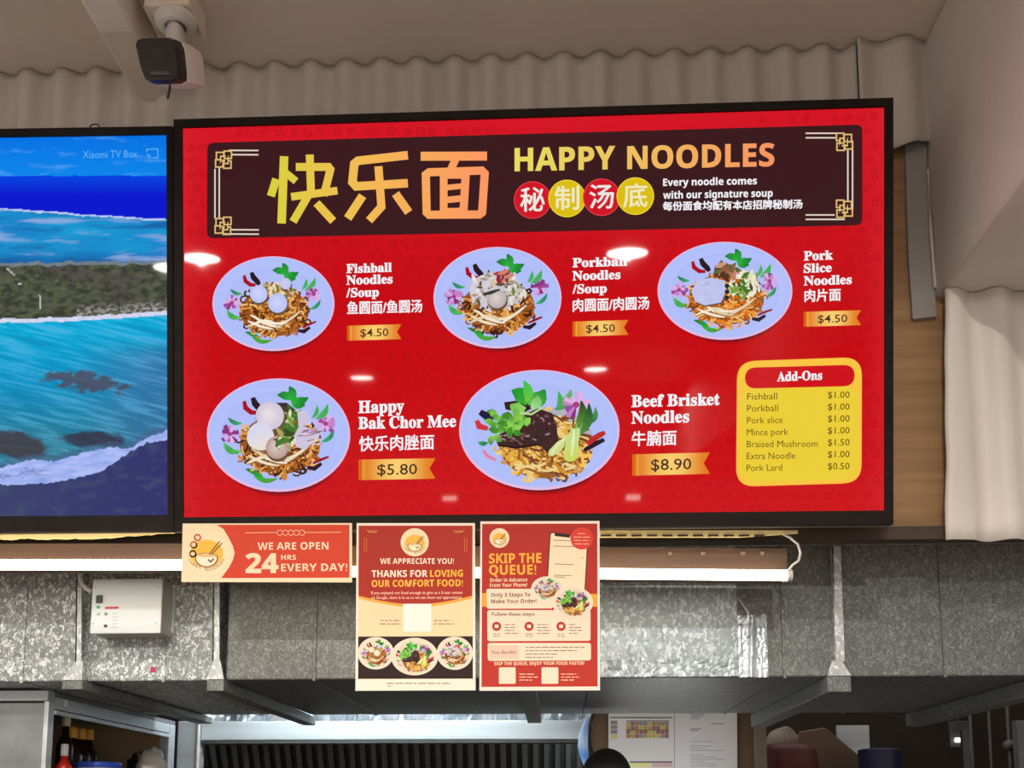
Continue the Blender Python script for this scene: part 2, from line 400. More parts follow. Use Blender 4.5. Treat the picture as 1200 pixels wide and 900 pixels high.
        def bits(a, b, ra, rb, n, cols, kk, sz=.05):
            for i in range(int(n)):
                an = rng.uniform(0, 6.28); r = math.sqrt(rng.random()); x, y = P(a+ra*r*math.cos(an), b+rb*r*math.sin(an)); t = rng.uniform(0, 6.28); L = sz*S*rng.uniform(.5, 1.4)
                d.ribbon([(x-L*math.cos(t), y-L*math.sin(t)), (x, y), (x+L*math.cos(t), y+L*math.sin(t))], [.3*L, .9*L, .3*L], kk+.4*i/n, rng.choice(cols))
        HERB = [C(70, 120, 40), C(120, 160, 60), C(226, 220, 190), C(170, 160, 110), C(60, 70, 34)]
        if kind == 'fishball':
            bits(.0, -.24, .34, .16, 60, [C(232, 214, 176), C(220, 190, 140), C(150, 110, 70), C(120, 120, 60), C(206, 170, 110)], k+3.5, .09)
            ball(.20, -.42, .12, C(206, 206, 240), C(190, 196, 236), k+3.95)
            ball(-.24, -.2, .185, C(208, 214, 250) if not warm else C(246, 236, 214), C(186, 196, 246) if not warm else C(222, 204, 172), k+4.1); ball(.07, -.01, .205, C(206, 212, 250) if not warm else C(246, 236, 214), C(184, 194, 246) if not warm else C(222, 204, 172), k+4.3)
        elif kind == 'porkball':
            d.ellipse(*P(-.02, -.14), rx*.42, ry*.36, k+3.5, C(206, 200, 206), 26)
            bits(-.04, -.14, .42, .36, 110, [C(214, 208, 222), C(232, 224, 220), C(170, 150, 130), C(198, 190, 210), C(96, 84, 60), C(220, 190, 160)], k+3.6, .08)
            bits(.12, -.42, .14, .1, 16, [C(180, 60, 60), C(210, 130, 110), C(150, 40, 50)], k+4.0, .08)
            ball(-.01, .02, .19, C(222, 210, 206), C(188, 172, 176), k+4.2)
            d.ribbon([P(-.22, -.06), P(-.1, -.1), P(.04, -.16)], [.05*S, .07*S, .03*S], k+4.3, C(50, 60, 44))
            bits(.3, -.08, .16, .18, 26, [C(222, 222, 210), C(200, 190, 180), C(120, 130, 70)], k+4.3, .07)
        elif kind == 'slice':
            bits(.30, -.10, .22, .26, 70, HERB+[C(236, 230, 206)]*3, k+3.5, .09)
            bits(.02, -.42, .16, .14, 30, [C(150, 90, 70), C(190, 130, 110), C(96, 100, 50), C(206, 150, 130), C(80, 50, 36)], k+3.8, .1)
            q = [(-.50, .02), (-.40, -.22), (-.2, -.27), (.0, -.2), (.02, .0), (-.06, .24), (-.3, .30), (-.44, .22)]
            d.poly([P(a+.012, b+.03) for a, b in q], k+4.2, C(120, 80, 60)); d.poly([P(a, b) for a, b in q], k+4.3, C(190, 196, 236))
            for i in range(16):
                a, b = rng.uniform(-.42, -.06), rng.uniform(-.18, .22); d.ribbon([P(a, b), P(a+.07, b-.03)], .018*S, k+4.4, rng.choice([C(206, 208, 242), C(172, 178, 222)]))
            for b in (-.1, .02, .14): d.ellipse(*P(.03, b), .05*S, .045*S, k+4.5, C(30, 44, 34), 10)
        else:  # bak chor mee
            d.ribbon([P(-.08, -.54), P(.08, -.46), P(.24, -.38)], [.06*S, .24*S, .1*S], k+3.5, C(58, 44, 48))
            bits(.16, -.2, .16, .26, 60, HERB+[C(60, 110, 40)]*2, k+3.6, .09)
            q = [(.26, -.42), (.40, -.44), (.46, -.2), (.34, -.16), (.58, -.06), (.56, .06), (.36, .26), (.24, .2), (.22, .0), (.28, -.14)]
            d.poly([P(a, b) for a, b in q], k+4.0, C(206, 196, 220))
            for i in range(14):
                a, b = rng.uniform(.26, .52), rng.uniform(-.1, .18); d.ribbon([P(a, b), P(a+.1, b-.02)], .02*S, k+4.1, rng.choice([C(170, 130, 160), C(226, 216, 232), C(150, 110, 130)]))
            ball(-.12, -.34, .25, C(236, 226, 226), C(206, 196, 216), k+4.1)
            q = [P(-.25+.19*math.cos(t)*(1.0+.12*math.sin(t)), .02+.25*math.sin(t)) for t in [i*2*math.pi/26 for i in range(26)]]
            d.poly([(x+1.2, y+1.6) for x, y in q], k+4.25, C(150, 110, 80)); d.poly(q, k+4.3, lambda X, Y: mixc(C(214, 214, 238), C(238, 224, 206), min(1, max(0, (Y-cy)/(ry*.3)))))
            bits(.08, .08, .14, .14, 26, HERB, k+4.35, .08)
            ball(-.02, .22, .20, C(226, 204, 196), C(184, 150, 146), k+4.5)
            leaf(.0, -.02, .2, .2, .14, C(60, 130, 40), C(110, 170, 60), k+4.6)
    else:
        base = C(150, 96, 40)
        d.ellipse(*P(.08, .22), rx*.60, ry*.60, k+2.1, C(176, 176, 190), 32)
        d.ellipse(*P(.06, .28), rx*.55, ry*.52, k+2.2, base, 32)
        pal = [C(232, 172, 66), C(244, 196, 96), C(206, 140, 46), C(150, 92, 36), C(120, 64, 40), C(236, 210, 140)]
        nn = int(330*fine)
        for i in range(nn):
            a = rng.uniform(0, 2*math.pi); r = math.sqrt(rng.random())*.95
            u0, v0 = .06+.53*r*math.cos(a), .26+.5*r*math.sin(a); th = rng.uniform(-.2, 1.4) if rng.random() < .7 else rng.uniform(0, 6.28); L = rng.uniform(.2, .42); turn = rng.uniform(-1, 1); q = []
            for j in range(7):
                q.append(P(u0, v0)); u0 += L/6*math.cos(th)*.85; v0 += L/6*math.sin(th); th += turn/3
                if (u0-.06)**2/.57**2+(v0-.26)**2/.56**2 > 1: th += 1.4
            d.ribbon(q, .036*S*rng.uniform(.8, 1.3), k+2.3+.8*i/nn, rng.choice(pal))
        leaf(.2, -.34, -.9, .42, .16, C(60, 150, 80), C(110, 180, 100), k+3.2); leaf(.22, -.34, -1.5, .3, .1, G3, G2, k+3.2)
        flower(.46, -.42, .26, k+3.3)
        leaf(.62, -.1, -1.2, .3, .1, C(30, 110, 70), C(90, 150, 90), k+3.0)
        chili(.60, .24, [(0, 0), (.06, -.08), (.16, -.16), (.22, -.2)], C(190, 40, 40), .10, k+3.3); chili(.56, .34, [(0, 0), (.12, -.1), (.25, -.18)], DK, .09, k+3.2)
        chili(-.78, -.16, [(0, 0), (.03, .1), (.14, .14)], C(210, 50, 60), .1, k+3.2); chili(-.74, -.3, [(0, 0), (.08, .07), (.17, .1)], C(30, 26, 60), .13, k+3.2)
        leaf(-.76, .2, .05, .16, .08, C(60, 160, 100), G1, k+3.2); chili(-.70, .34, [(0, 0), (.06, .1), (.16, .16)], C(226, 130, 170), .06, k+3.2)
        # beef
        q = [(-.20, -.24), (-.02, -.36), (.16, -.28), (.21, -.08), (.22, .12), (.20, .30), (.10, .34), (.0, .22), (-.16, .26), (-.3, .28), (-.52, .24), (-.56, .12), (-.42, .02), (-.22, -.04)]
        d.poly([P(a+.01, b+.03) for a, b in q], k+3.4, C(30, 16, 12)); d.poly([P(a, b) for a, b in q], k+3.5, C(62, 36, 34))
        d.poly([P(a, b) for a, b in [(-.44, -.46), (-.1, -.52), (-.04, -.4), (-.2, -.28), (-.42, -.34)]], k+3.3, C(50, 28, 30))
        for i in range(46):
            a, b = rng.choice([(rng.uniform(-.12, .18), rng.uniform(-.26, .22)), (rng.uniform(-.5, -.12), rng.uniform(.06, .22))])
            d.ribbon([P(a, b), P(a+rng.uniform(.02, .07), b+rng.uniform(-.03, .05))], .03*S, k+3.55+.002*i, rng.choice([C(96, 60, 60), C(120, 86, 92), C(40, 22, 20), C(80, 46, 40), C(150, 120, 130)]))
        # coriander
        for i in range(44):
            a, b = rng.uniform(-.58, -.1), rng.uniform(-.26, .10)
            if b > -.5*(a+.5)+.1: continue
            leaf(a, b, rng.uniform(0, 6.28), rng.uniform(.12, .2), .11, rng.choice([C(70, 150, 40), C(110, 190, 60), C(150, 210, 90)]), rng.choice([C(60, 130, 40), C(130, 200, 80)]), k+3.8+.008*i)
        leaf(-.16, -.42, 3.9, .34, .26, C(60, 170, 50), C(20, 150, 50), k+4.3); leaf(-.16, -.46, -1.7, .36, .16, C(110, 200, 60), C(60, 190, 80), k+4.35)
        leaf(-.14, -.44, -.7, .36, .27, C(90, 190, 80), C(20, 140, 40), k+4.3); leaf(-.36, -.42, .2, .26, .2, C(110, 190, 70), C(150, 210, 110), k+4.4)
        leaf(-.1, -.36, -1.1, .24, .18, C(170, 220, 150), C(110, 190, 90), k+4.4); leaf(-.3, -.36, 1.0, .22, .14, C(80, 170, 50), C(150, 210, 80), k+4.4)
        d.ribbon([P(-.24, -.28), P(-.1, -.26), P(.04, -.37)], .03*S, k+4.45, C(190, 220, 150))
        # pak choy
        leaf(.42, .12, -1.35, .62, .20, C(120, 170, 60), C(10, 60, 30), k+3.7); leaf(.46, .1, -1.2, .58, .16, C(90, 150, 60), C(14, 70, 40), k+3.72)
        stalk = [(.40, -.02), (.34, .12), (.32, .28), (.30, .40), (.31, .49), (.36, .53), (.43, .52), (.48, .45), (.50, .34), (.49, .2), (.51, .04), (.50, -.04)]
        d.poly([P(a, b) for a, b in stalk], k+3.8, lambda X, Y: mixc(C(196, 222, 150), C(206, 214, 92), min(1, max(0, (Y-cy)/(ry*.5)))))
        d.ribbon([P(.44, .0), P(.42, .2), P(.40, .44)], [.03*S, .05*S, .02*S], k+3.85, C(228, 238, 176))
        d.poly([P(a, b) for a, b in [(.34, .10), (.22, .20), (.12, .34), (.11, .42), (.16, .44), (.24, .38), (.31, .28)]], k+3.75, C(208, 218, 140))
        d.ribbon([P(.32, .14), P(.22, .26), P(.15, .39)], .03*S, k+3.78, C(228, 234, 180))
        for a in (-.06, .0, .05): d.ribbon([P(.45+a, .06), P(.47+a*1.3, -.12)], .012*S, k+3.82, C(150, 190, 120))

# ------------------------------------------------------------------ setting
WY = 2.13                                   # back wall of the stall front
ZC = atz(0, 0, 3.0).z and at(500, 71, WY - .012).z   # ceiling height
XB = at(1094, 345, WY).x                    # left face of the concrete beam at right
ZB = at(1100, 352, WY).z                    # its underside
m_ = MB(); m_.box((-4, -5.5, ZC), (4, WY + .4, ZC + .12)); struct('ceiling', m_, M_CEIL)
m_ = MB(); m_.box((XB, -5.5, ZB), (3.2, WY + .35, ZC - .002)); struct('wall_right', m_, M_BEAM, bevel=.012)
m_ = MB(); m_.box((-3.2, WY, at(600, 636, WY).z), (3.2, WY + .02, ZC - .002)); struct('wall_back', m_, M_PLY)
m_ = MB(); m_.box((-4, -6, -.05), (4, 1.0, 0)); struct('floor', m_, M_FLOOR)
m_ = MB(); m_.box((-4, 1.0, -.05), (4, 6, 0)); struct('floor_kitchen', m_, mottled('kitchen_floor_tile', C(50, 45, 41), C(60, 54, 48), 3, .6))  # unseen floor, split off and toned dark to cut bounce onto the duct underside
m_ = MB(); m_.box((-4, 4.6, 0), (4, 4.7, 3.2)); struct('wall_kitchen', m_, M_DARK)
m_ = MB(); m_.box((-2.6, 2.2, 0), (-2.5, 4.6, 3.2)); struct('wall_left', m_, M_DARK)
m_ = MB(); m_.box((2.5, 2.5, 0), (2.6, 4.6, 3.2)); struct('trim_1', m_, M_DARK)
# slanted concrete rib that runs along the ceiling above the security camera
p0, p1 = at(158, 112, WY - .03), at(198, 112, WY - .03)
m_ = MB(); m_.box((p0.x, -5, p0.z), (p1.x, WY - .001, ZC - .001)); struct('trim_2', m_, M_CEIL, bevel=.008)
# dark horizontal batten under the boards
zb0, zb1 = at(600, 637, 2.10).z, at(600, 622, 2.10).z
m_ = MB(); m_.box((-2.6, 2.10, zb0), (2.6, WY - .0005, zb1)); struct('trim_3', m_, M_WOOD)

def corrugated(x0, x1, ztop, zbot, Yc, A, lam, ph, n, name, m, label, ragged=None):
    mb = MB(); nu = int((x1 - x0)/lam*12); nz = 14
    def prof(x): s = math.sin((x - x0)/lam*2*math.pi + ph); return Yc - A*(s*1.12 if abs(s) < .89 else math.copysign(1, s))
    def fn(i, j):
        x = x0 + (x1-x0)*i; zb = zbot(x) if callable(zbot) else zbot; zt = ztop(x) if callable(ztop) else ztop
        z = zb + (zt-zb)*j
        e = (ragged(z) if ragged and i < .02 else 0)
        return (x + e, prof(x) + .0015*noise.noise((x*3, z*5, ph)), z)
    mb.grid(fn, nu, nz)
    o = single(name, mb, m, label, 'corrugated sheet', smooth=True)
    so = o.modifiers.new('solid', 'SOLIDIFY'); so.thickness = .0012; so.offset = 0
    return o
x0, x1 = at(-260, 100, 2.11).x, at(1090, 80, 2.11).x
corrugated(x0, at(1003, 80, 2.11).x, ZC-.004, at(1090, 168, 2.11).z, 2.112, .0105, 46.3/1200*2.13, .35, 0, 'corrugated_sheet', M_CORR, 'long white painted corrugated sheet under the ceiling, behind the tops of both screens')
corrugated(at(1003, 80, 2.10).x, x1, ZC-.004, lambda x: at(1050, 172, 2.09).z + .022*max(0, (x-at(1050, 80, 2.1).x)/.07), 2.092, .010, 62/1200*2.13, 1.9, 0, 'corrugated_sheet', M_CORR, 'short corrugated end sheet overlapping at the top right corner above the red menu screen')
corrugated(XB+.004, 2.3, ZB-.002, at(1150, 634, 2.09).z, 2.085, .011, 54/1200*2.1, .5, 0, 'corrugated_sheet', M_CORR2, 'pale corrugated sheet hanging at right below the concrete beam, beside the bare plywood', ragged=lambda z: .004*noise.noise((z*9, 3, 1)) + (at(1107, 635, 2.085).x-XB-.004)*max(0, (ZB-z)/(ZB-at(1107, 635, 2.085).z)))
a, b = at(1060, 166, 2.122), at(1090, 372, 2.122)
m_ = MB(); m_.prism([Vector((a.x, 2.118, a.z)), Vector((XB-.003, 2.118, a.z)), Vector((XB-.001, 2.118, b.z)), Vector((at(1069, 372, 2.122).x, 2.118, b.z-.004)), Vector((at(1064, 300, 2.122).x, 2.118, at(1064, 300, 2.122).z))], Vector((0, .011, 0)))
single('flashing_strip', m_, M_METALGREY, 'grey metal flashing strip nailed on the plywood right of the menu screen', 'flashing')
m_ = MB(); q = at(1090, 200, 2.115); q2 = at(1094, 338, 2.115)
m_.tube([(XB-.004, 2.112, q.z), (XB-.006, 2.110, (q.z+q2.z)/2), (XB-.003, 2.112, q2.z)], .0035, 8)
single('sealant_bead', m_, M_WHITEPL, 'ragged white sealant bead down the joint between the flashing strip and concrete beam', 'sealant')

# ------------------------------------------------------------------ the two screens
SW, SH = 1.45, 1.45/1.72
def pose(c, yaw, tilt, roll):
    yaw, tilt, roll = map(math.radians, (yaw, tilt, roll))
    u = Vector((math.cos(yaw), math.sin(yaw), 0)); n0 = Vector((math.sin(yaw), -math.cos(yaw), 0)); Z = Vector((0, 0, 1))
    v = Z*math.cos(tilt)+n0*math.sin(tilt); n = n0*math.cos(tilt)-Z*math.sin(tilt)
    u, v = u*math.cos(roll)+v*math.sin(roll), v*math.cos(roll)-u*math.sin(roll)
    return Panel(c, u, v, n)
PR = pose((-.0511, 1.9576, 2.5432), -.58, 7.5566, -.31)
def proj(p): d = Vector(p)-EYE; z = d.dot(FWD); return (PPX+FPX*d.dot(RIGHT)/z, PPY-FPX*d.dot(UP)/z)
# the left screen hangs the same way; find where its right-hand corners meet the traced ones
cc = Vector((-1.53, 1.96, 2.54))
for _ in range(40):
    def err(c):
        P = pose(c, 1.2, 7.2, .1); r = []
        for sy, t in ((1, (203.5, 149.5)), (-1, (204.5, 622.5))):
            q = proj(P.c + P.u*SW/2 + P.v*SH/2*sy); r += [q[0]-t[0], q[1]-t[1]]
        return np.array(r)
    e0 = err(cc); J = np.array([(err(cc+Vector([1e-4 if k == i else 0 for k in range(3)]))-e0)/1e-4 for i in range(3)]).T
    cc = cc + Vector(np.linalg.lstsq(J, -e0, rcond=None)[0])
PL = pose(cc, 1.2, 7.2, .1)

def screen_body(root, il, ir, it, ib):
    """frame ring (screen opening il..ir, it..ib), housing and side rail, in panel coordinates"""
    W, H = SW/2, SH/2
    mb = MB(); z0, z1 = -.012, .006
    for lo, hi in (((-W, it, z0), (W, H, z1)), ((-W, -H, z0), (W, ib, z1)), ((-W, ib, z0), (il, it, z1)), ((ir, ib, z0), (W, it, z1))): mb.box(lo, hi)
    bz = mb.build('bezel', M_BEZEL, root, local=True, fixn=False)
    mb = MB(); mb.box((-W-.0015, -H-.0015, -.020), (W+.0015, H+.0015, -.0125)); mb.build('side_rail', M_BEZELSIDE, root, local=True)
    mb = MB(); mb.box((-W+.004, -H+.004, -.05), (W-.004, H-.004, -.0205)); mb.box((-.35, -.3, -.075), (.35, .25, -.05)); mb.build('back_housing', M_BLACK, root, local=True)

tv = thing('menu_screen', None, 'large red menu screen for noodles in a black frame, tilted down over the counter', 'screen', matrix=PR.matrix())
q = [PR.uv(*p) for p in ((213.5, 149.5), (1036.5, 127.5), (1035.5, 599.5), (216.5, 606))]
screen_body(tv, (q[0][0]+q[3][0])/2, (q[1][0]+q[2][0])/2, (q[0][1]+q[1][1])/2, (q[2][1]+q[3][1])/2)
IN = ((q[0][0]+q[3][0])/2, (q[1][0]+q[2][0])/2, (q[2][1]+q[3][1])/2, (q[0][1]+q[1][1])/2)
rng = random.Random(7)
# red ground with its curl pattern
d = Draw(PR)
def redc(i, j):
    x = abs(i-.5)*2
    c = mixc(C(198, 4, 16), C(212, 20, 36), max(0, (j-.55)/.45)) if j > .55 else mixc(C(206, 14, 22), C(198, 3, 13), min(1, j/.4))
    c = mixc(c, C(214, 34, 44), max(0, (x-.93)/.07)*.6)
    return c
d.grid(lambda i, j: (IN[0]+(IN[1]-IN[0])*i, IN[2]+(IN[3]-IN[2])*j, 0), 40, 24, redc)
def curl(x, y, r, s, ph, col):
    pts = []
    for i in range(15):
        t = i/14; a = ph + s*t*9.0; rr = r*(1-.82*t); pts.append((x+rr*math.cos(a), y+rr*math.sin(a)))
    pts = [(x+r*1.0*math.cos(ph)+s*r*1.3*math.sin(ph), y+r*math.sin(ph)-s*r*1.3*math.cos(ph))] + pts
    d.ribbon(pts, [.3]+[.75]*14+[.5], 1, col)
for gy in range(29):
    for gx in range(50):
        x = 222+gx*16.4+(8 if gy % 2 else 0)+rng.uniform(-2, 2); y = 138+gy*16.4+rng.uniform(-2, 2)
        if not (219 < x < 1029 and 135+(1036-x)*.024 < y < 599): continue
        if 239 < x < 1015 and 167-(x-243)*.028-3 < y < 279-(x-243)*.02+4: continue
        curl(x, y, rng.uniform(4.5, 6.5), rng.choice((-1, 1)), rng.uniform(0, 6.28), rng.choice((C(172, 6, 14), C(182, 8, 16), C(176, 4, 12))))
scr = d.make('screen', tv)
def sub(name, d, label=None):
    o = d.make(name, scr)
    if label: o['label'] = label
    return o
# banner
d = Draw(PR); d.rrect(((243, 167.5), (1010.5, 146), (1010.5, 264), (242.5, 279.5)), 8, 2, C(58, 25, 29)); sub('banner', d, 'dark brown banner across the top of the menu')
GOLD, PALE = C(222, 184, 116), C(226, 214, 196)
def ornament(fx, ys, yb, hx0, hx1, vx, inner):
    """corner lines and knot: fx mirrors"""
    d = Draw(PR)
    for i, (y, xe) in enumerate(zip(ys, hx1)): d.ribbon([(hx0, y), (xe, y - (.2 if fx > 0 else -.0))], 1.7, 3, PALE)
    for x, (ya, yb_) in zip(vx, yb): d.ribbon([(x, ya), (x, yb_)], 1.7, 3, PALE)
    cx, cy = inner
    for dx, dy in ((-5, -4.5), (4, -6), (-6, 4), (3.5, 5.5), (0, 0)):
        for r, c in ((4.3, GOLD), ):
            d.ribbon([(cx+fx*dx-r, cy+dy-r), (cx+fx*dx+r, cy+dy-r), (cx+fx*dx+r, cy+dy+r), (cx+fx*dx-r, cy+dy+r)], 1.7, 3.4, c, closed=True)
    for dx, dy in ((-2, -1.5), (2.5, 1.5), (3, -4), (-3.5, 4)): d.rrect(((cx+dx-1.3, cy+dy-1.3), (cx+dx+1.3, cy+dy-1.3), (cx+dx+1.3, cy+dy+1.3), (cx+dx-1.3, cy+dy+1.3)), .4, 3.8, C(30, 14, 14))
    sub('corner_ornament', d)
ornament(1, (176.5, 181.5), ((198, 226), (196, 226)), 303, (268, 272), (252, 257), (263, 187.5))
ornament(1, (274.5, 269.5), ((226, 256), (226, 257)), 303.5, (262, 271), (252, 257), (262.5, 265))
ornament(-1, (156.3, 161.6), ((165, 206), (176, 206)), 944, (988, 979), (999, 993.5), (988.5, 166.5))
ornament(-1, (257.2, 252), ((206, 246), (206, 236)), 944, (990, 978), (999, 993.5), (988.5, 245))
# brush-built title characters
def tcol(x, y):
    t = (x-315)/255
    return mixc(C(218, 208, 62), C(244, 186, 84), min(1, max(0, t/.45))) if t < .45 else mixc(C(244, 186, 84), C(252, 152, 98), min(1, (t-.45)/.5))
def strokes(lst, name):
    d = Draw(PR)
    for i, (w_, pts, *cl) in enumerate(lst):
        pts = [(300+x/4, 160+y/4) for x, y in pts]
        dense = []
        for a, b in zip(pts, pts[1:]): dense += [a]
        dense.append(pts[-1]); d.ribbon(dense, w_/4, 3+.12*i, tcol, closed=bool(cl))
    sub(name, d, 'yellow to orange Chinese title character')
strokes([(40, [(132, 93), (120, 408)]), (38, [(95, 199), (70, 280)]), (34, [(136, 168), (188, 210)]), (37, [(187, 143), (340, 143), (349, 155), (318, 278)]), (37, [(252, 85), (258, 265)]),
         (36, [(165, 283), (382, 254)]), (37, [(248, 272), (174, 400)]), (38, [(284, 312), (362, 397)])], 'title_character')
strokes([(40, [(712, 88), (478, 114), (461, 128), (452, 214), (470, 234), (712, 219)]), (38, [(574, 140), (588, 330), (530, 394)]), (40, [(500, 278), (430, 384)]), (40, [(654, 268), (716, 356)])], 'title_character')
strokes([(42, [(772, 93), (1083, 92)]), (36, [(936, 105), (908, 168)]), (38, [(796, 180), (812, 168), (1058, 160), (1072, 174), (1060, 356), (1048, 366), (812, 367), (800, 356)], 1), (36, [(880, 170), (880, 365)]), (38, [(984, 165), (972, 362)]),
         (24, [(892, 186), (972, 186)]), (26, [(892, 240), (974, 232)]), (30, [(890, 298), (972, 290)]), (22, [(892, 347), (972, 345)])], 'title_character')
d = Draw(PR)
hc = lambda x, y: mixc(C(232, 220, 96), C(248, 148, 96), min(1, max(0, (x-603)/300))) if x < 640 or 1 else 0
d.text(heavy('HAPPY'), (603, 200.5), (721, 198), 27, 3, hc, .012); sub('title_word', d, 'pale gold HAPPY lettering')
d = Draw(PR); d.text(heavy('NOODLES'), (735, 198), (907.5, 194.5), 27, 3, hc, .012); sub('title_word', d, 'orange NOODLES lettering')
for i, (ch, x, y, rc) in enumerate((('秘', 624, 234.5, 1), ('制', 664.5, 232.7, 0), ('汤', 705, 231.3, 1), ('底', 744.5, 230, 0))):
    d = Draw(PR); kk = 3+i*.8
    d.ellipse(x, y, 22, 22, kk, C(224, 60, 70) if rc else C(238, 214, 60), 40); d.ellipse(x, y, 20.8, 20.8, kk+.2, C(208, 20, 38) if rc else C(220, 190, 14), 40)
    d.bold(ch, (x-14, y+13.5), (x+14, y+13), 28, kk+.5, C(240, 232, 226) if rc else C(240, 232, 190), 0, True, .5)
    sub('signature_badge', d, 'red round badge' if rc else 'yellow round badge')
d = Draw(PR)
d.text(heavy('Every noodle comes'), (777, 218), (887, 216), 9, 3, WHITE, .012); d.text(heavy('with our signature soup'), (777, 233), (905.5, 230.5), 9, 3, WHITE, .012)
d.bold('每份面食均配有本店招牌秘制汤', (777, 247), (940, 244.4), 10.6, 3, WHITE, 0, True, .4)
sub('signature_note', d)
# dishes
DISH = (('fishball', 320.5, 356, 71.5, 55.5), ('porkball', 583, 349, 75, 59.5), ('slice', 849.5, 341, 79, 57.5), ('bak', 326.5, 510, 84, 66.5), ('beef', 632, 504, 94, 70.5))
for kind, x, y, rx, ry in DISH:
    d = Draw(PR); noodle_dish(d, x, y, rx, ry, kind, 4, random.Random(len(kind)*7+int(x)))
    sub('dish_picture', d, {'fishball': 'pictured plate with white fishballs', 'porkball': 'pictured plate with a pork ball', 'slice': 'pictured plate with a pale pork slice', 'bak': 'pictured plate with egg and meatballs', 'beef': 'pictured bowl with dark beef and pak choy'}[kind])
# names and price tags
def name_block(lines):
    d = Draw(PR)
    for s_, a, b, h, cj in lines: d.bold(s_ if cj else serif(s_), a, b, h, 3, WHITE, 0 if cj else .013, cj, .4 if cj else .18)
    sub('dish_name', d)
name_block((('Fishball', (406, 320), (459, 318.3), 10.5, 0), ('Noodles', (406, 333.6), (460, 332), 10.5, 0), ('/Soup', (406, 348.3), (444, 347.2), 10.5, 0), ('鱼圆面/鱼圆汤', (407, 368.5), (494.5, 366), 15, 1)))
name_block((('Porkball', (671, 313.2), (735, 311.3), 10.5, 0), ('Noodles', (671, 328.5), (727, 326.8), 10.5, 0), ('/Soup', (671, 344), (711, 342.7), 10.5, 0), ('肉圆面/肉圆汤', (671.5, 365.5), (760.5, 362.5), 15, 1)))
name_block((('Pork', (942, 305.2), (976, 304), 10.5, 0), ('Slice', (942, 319.6), (974.5, 318.5), 10.5, 0), ('Noodles', (942, 334.4), (998, 332.6), 10.5, 0), ('肉片面', (943, 354), (985, 352.5), 14.5, 1)))
name_block((('Happy', (420, 484), (473.5, 482.4), 14, 0), ('Bak Chor Mee', (420, 502.6), (534.5, 500), 14, 0), ('快乐肉脞面', (421, 529), (508.5, 526.5), 17.5, 1)))
name_block((('Beef Brisket', (740, 477), (843.5, 474.4), 14, 0), ('Noodles', (740, 496.3), (807.5, 494.7), 14, 0), ('牛腩面', (740.5, 523), (792.5, 521.5), 17.5, 1)))
def price_tag(x0, yt0, x1, yt1, h, s_, big):
    d = Draw(PR); n = h*.3
    oc = lambda x, y: mixc(C(226, 120, 18), C(252, 206, 110), .5-.5*math.cos(2*math.pi*min(1, (x-x0)/(x1-x0)*1.0)))
    N = 8; top = [(x0+(x1-x0)*i/N, yt0+(yt1-yt0)*i/N) for i in range(N+1)]; bot = [(a-(0), b+h) for a, b in top]
    for i in range(N-1): d.poly((top[i], top[i+1], bot[i+1], bot[i]), 3, oc)
    m = ((top[-1][0]+bot[-1][0])/2-n, (top[-1][1]+bot[-1][1])/2)
    d.poly((top[-2], top[-1], m), 3, oc); d.poly((top[-2], m, bot[-2]), 3, oc); d.poly((bot[-2], m, bot[-1]), 3, oc)
    for k_, c in ((.02, C(200, 80, 20)), (.07, C(240, 170, 70))): d.ribbon([(x0+(x1-x0)*k_, yt0), (x0+(x1-x0)*k_, yt0+h)], 1.3, 3.4, c)
    W = x1-x0; d.text(s_, (x0+W*.24, yt0+h*.76-.3), (x0+W*.76, yt1+h*.76+(yt0-yt1)*.3), h*.52, 3.8, C(64, 44, 34), .006)
    sub('price_tag', d)
price_tag(407, 381.8, 470.5, 380, 17.5, '$4.50', 0); price_tag(671, 377, 736.5, 375, 17.5, '$4.50', 0); price_tag(942, 365.5, 1009, 363.6, 17.5, '$4.50', 0)
price_tag(420.5, 538.7, 510.5, 537, 24, '$5.80', 1); price_tag(741, 532.5, 832, 530.3, 25, '$8.90', 1)
# add-ons board
d = Draw(PR)
d.rrect(((863.7, 423.5), (1010, 418.5), (1009.5, 566), (862.5, 570.5)), 22, 3, C(250, 196, 66)); d.rrect(((868, 456), (1006, 453), (1005, 561), (866.5, 565.5)), 18, 3.3, C(236, 206, 56))
d.rrect(((873, 431), (1001.5, 427.5), (1001.3, 452.5), (873, 455.5)), 13, 3.6, C(206, 16, 26)); d.text(serif('Add')+'-'+serif('Ons'), (910.5, 446.8), (963.5, 444.8), 11, 4, WHITE, .022)
for i, (s_, xe, pr) in enumerate((('Fishball', 910.7, '$1.00'), ('Porkball', 911.7, '$1.00'), ('Pork slice', 917.2, '$1.00'), ('Mince pork', 923.7, '$1.00'), ('Braised Mushroom', 958.3, '$1.50'), ('Extra Noodle', 932, '$1.00'), ('Pork Lard', 916.5, '$0.50'))):
    y = 468.6+13.93*i; d.text(s_, (875.5-.1*i, y), (xe, y-.7), 7.6, 4, C(104, 82, 24)); d.text(pr, (970, y-2), (995.5, y-2.4), 7.6, 4, C(92, 74, 22), .004)
sub('add_ons_board', d, 'yellow rounded board listing add-ons')

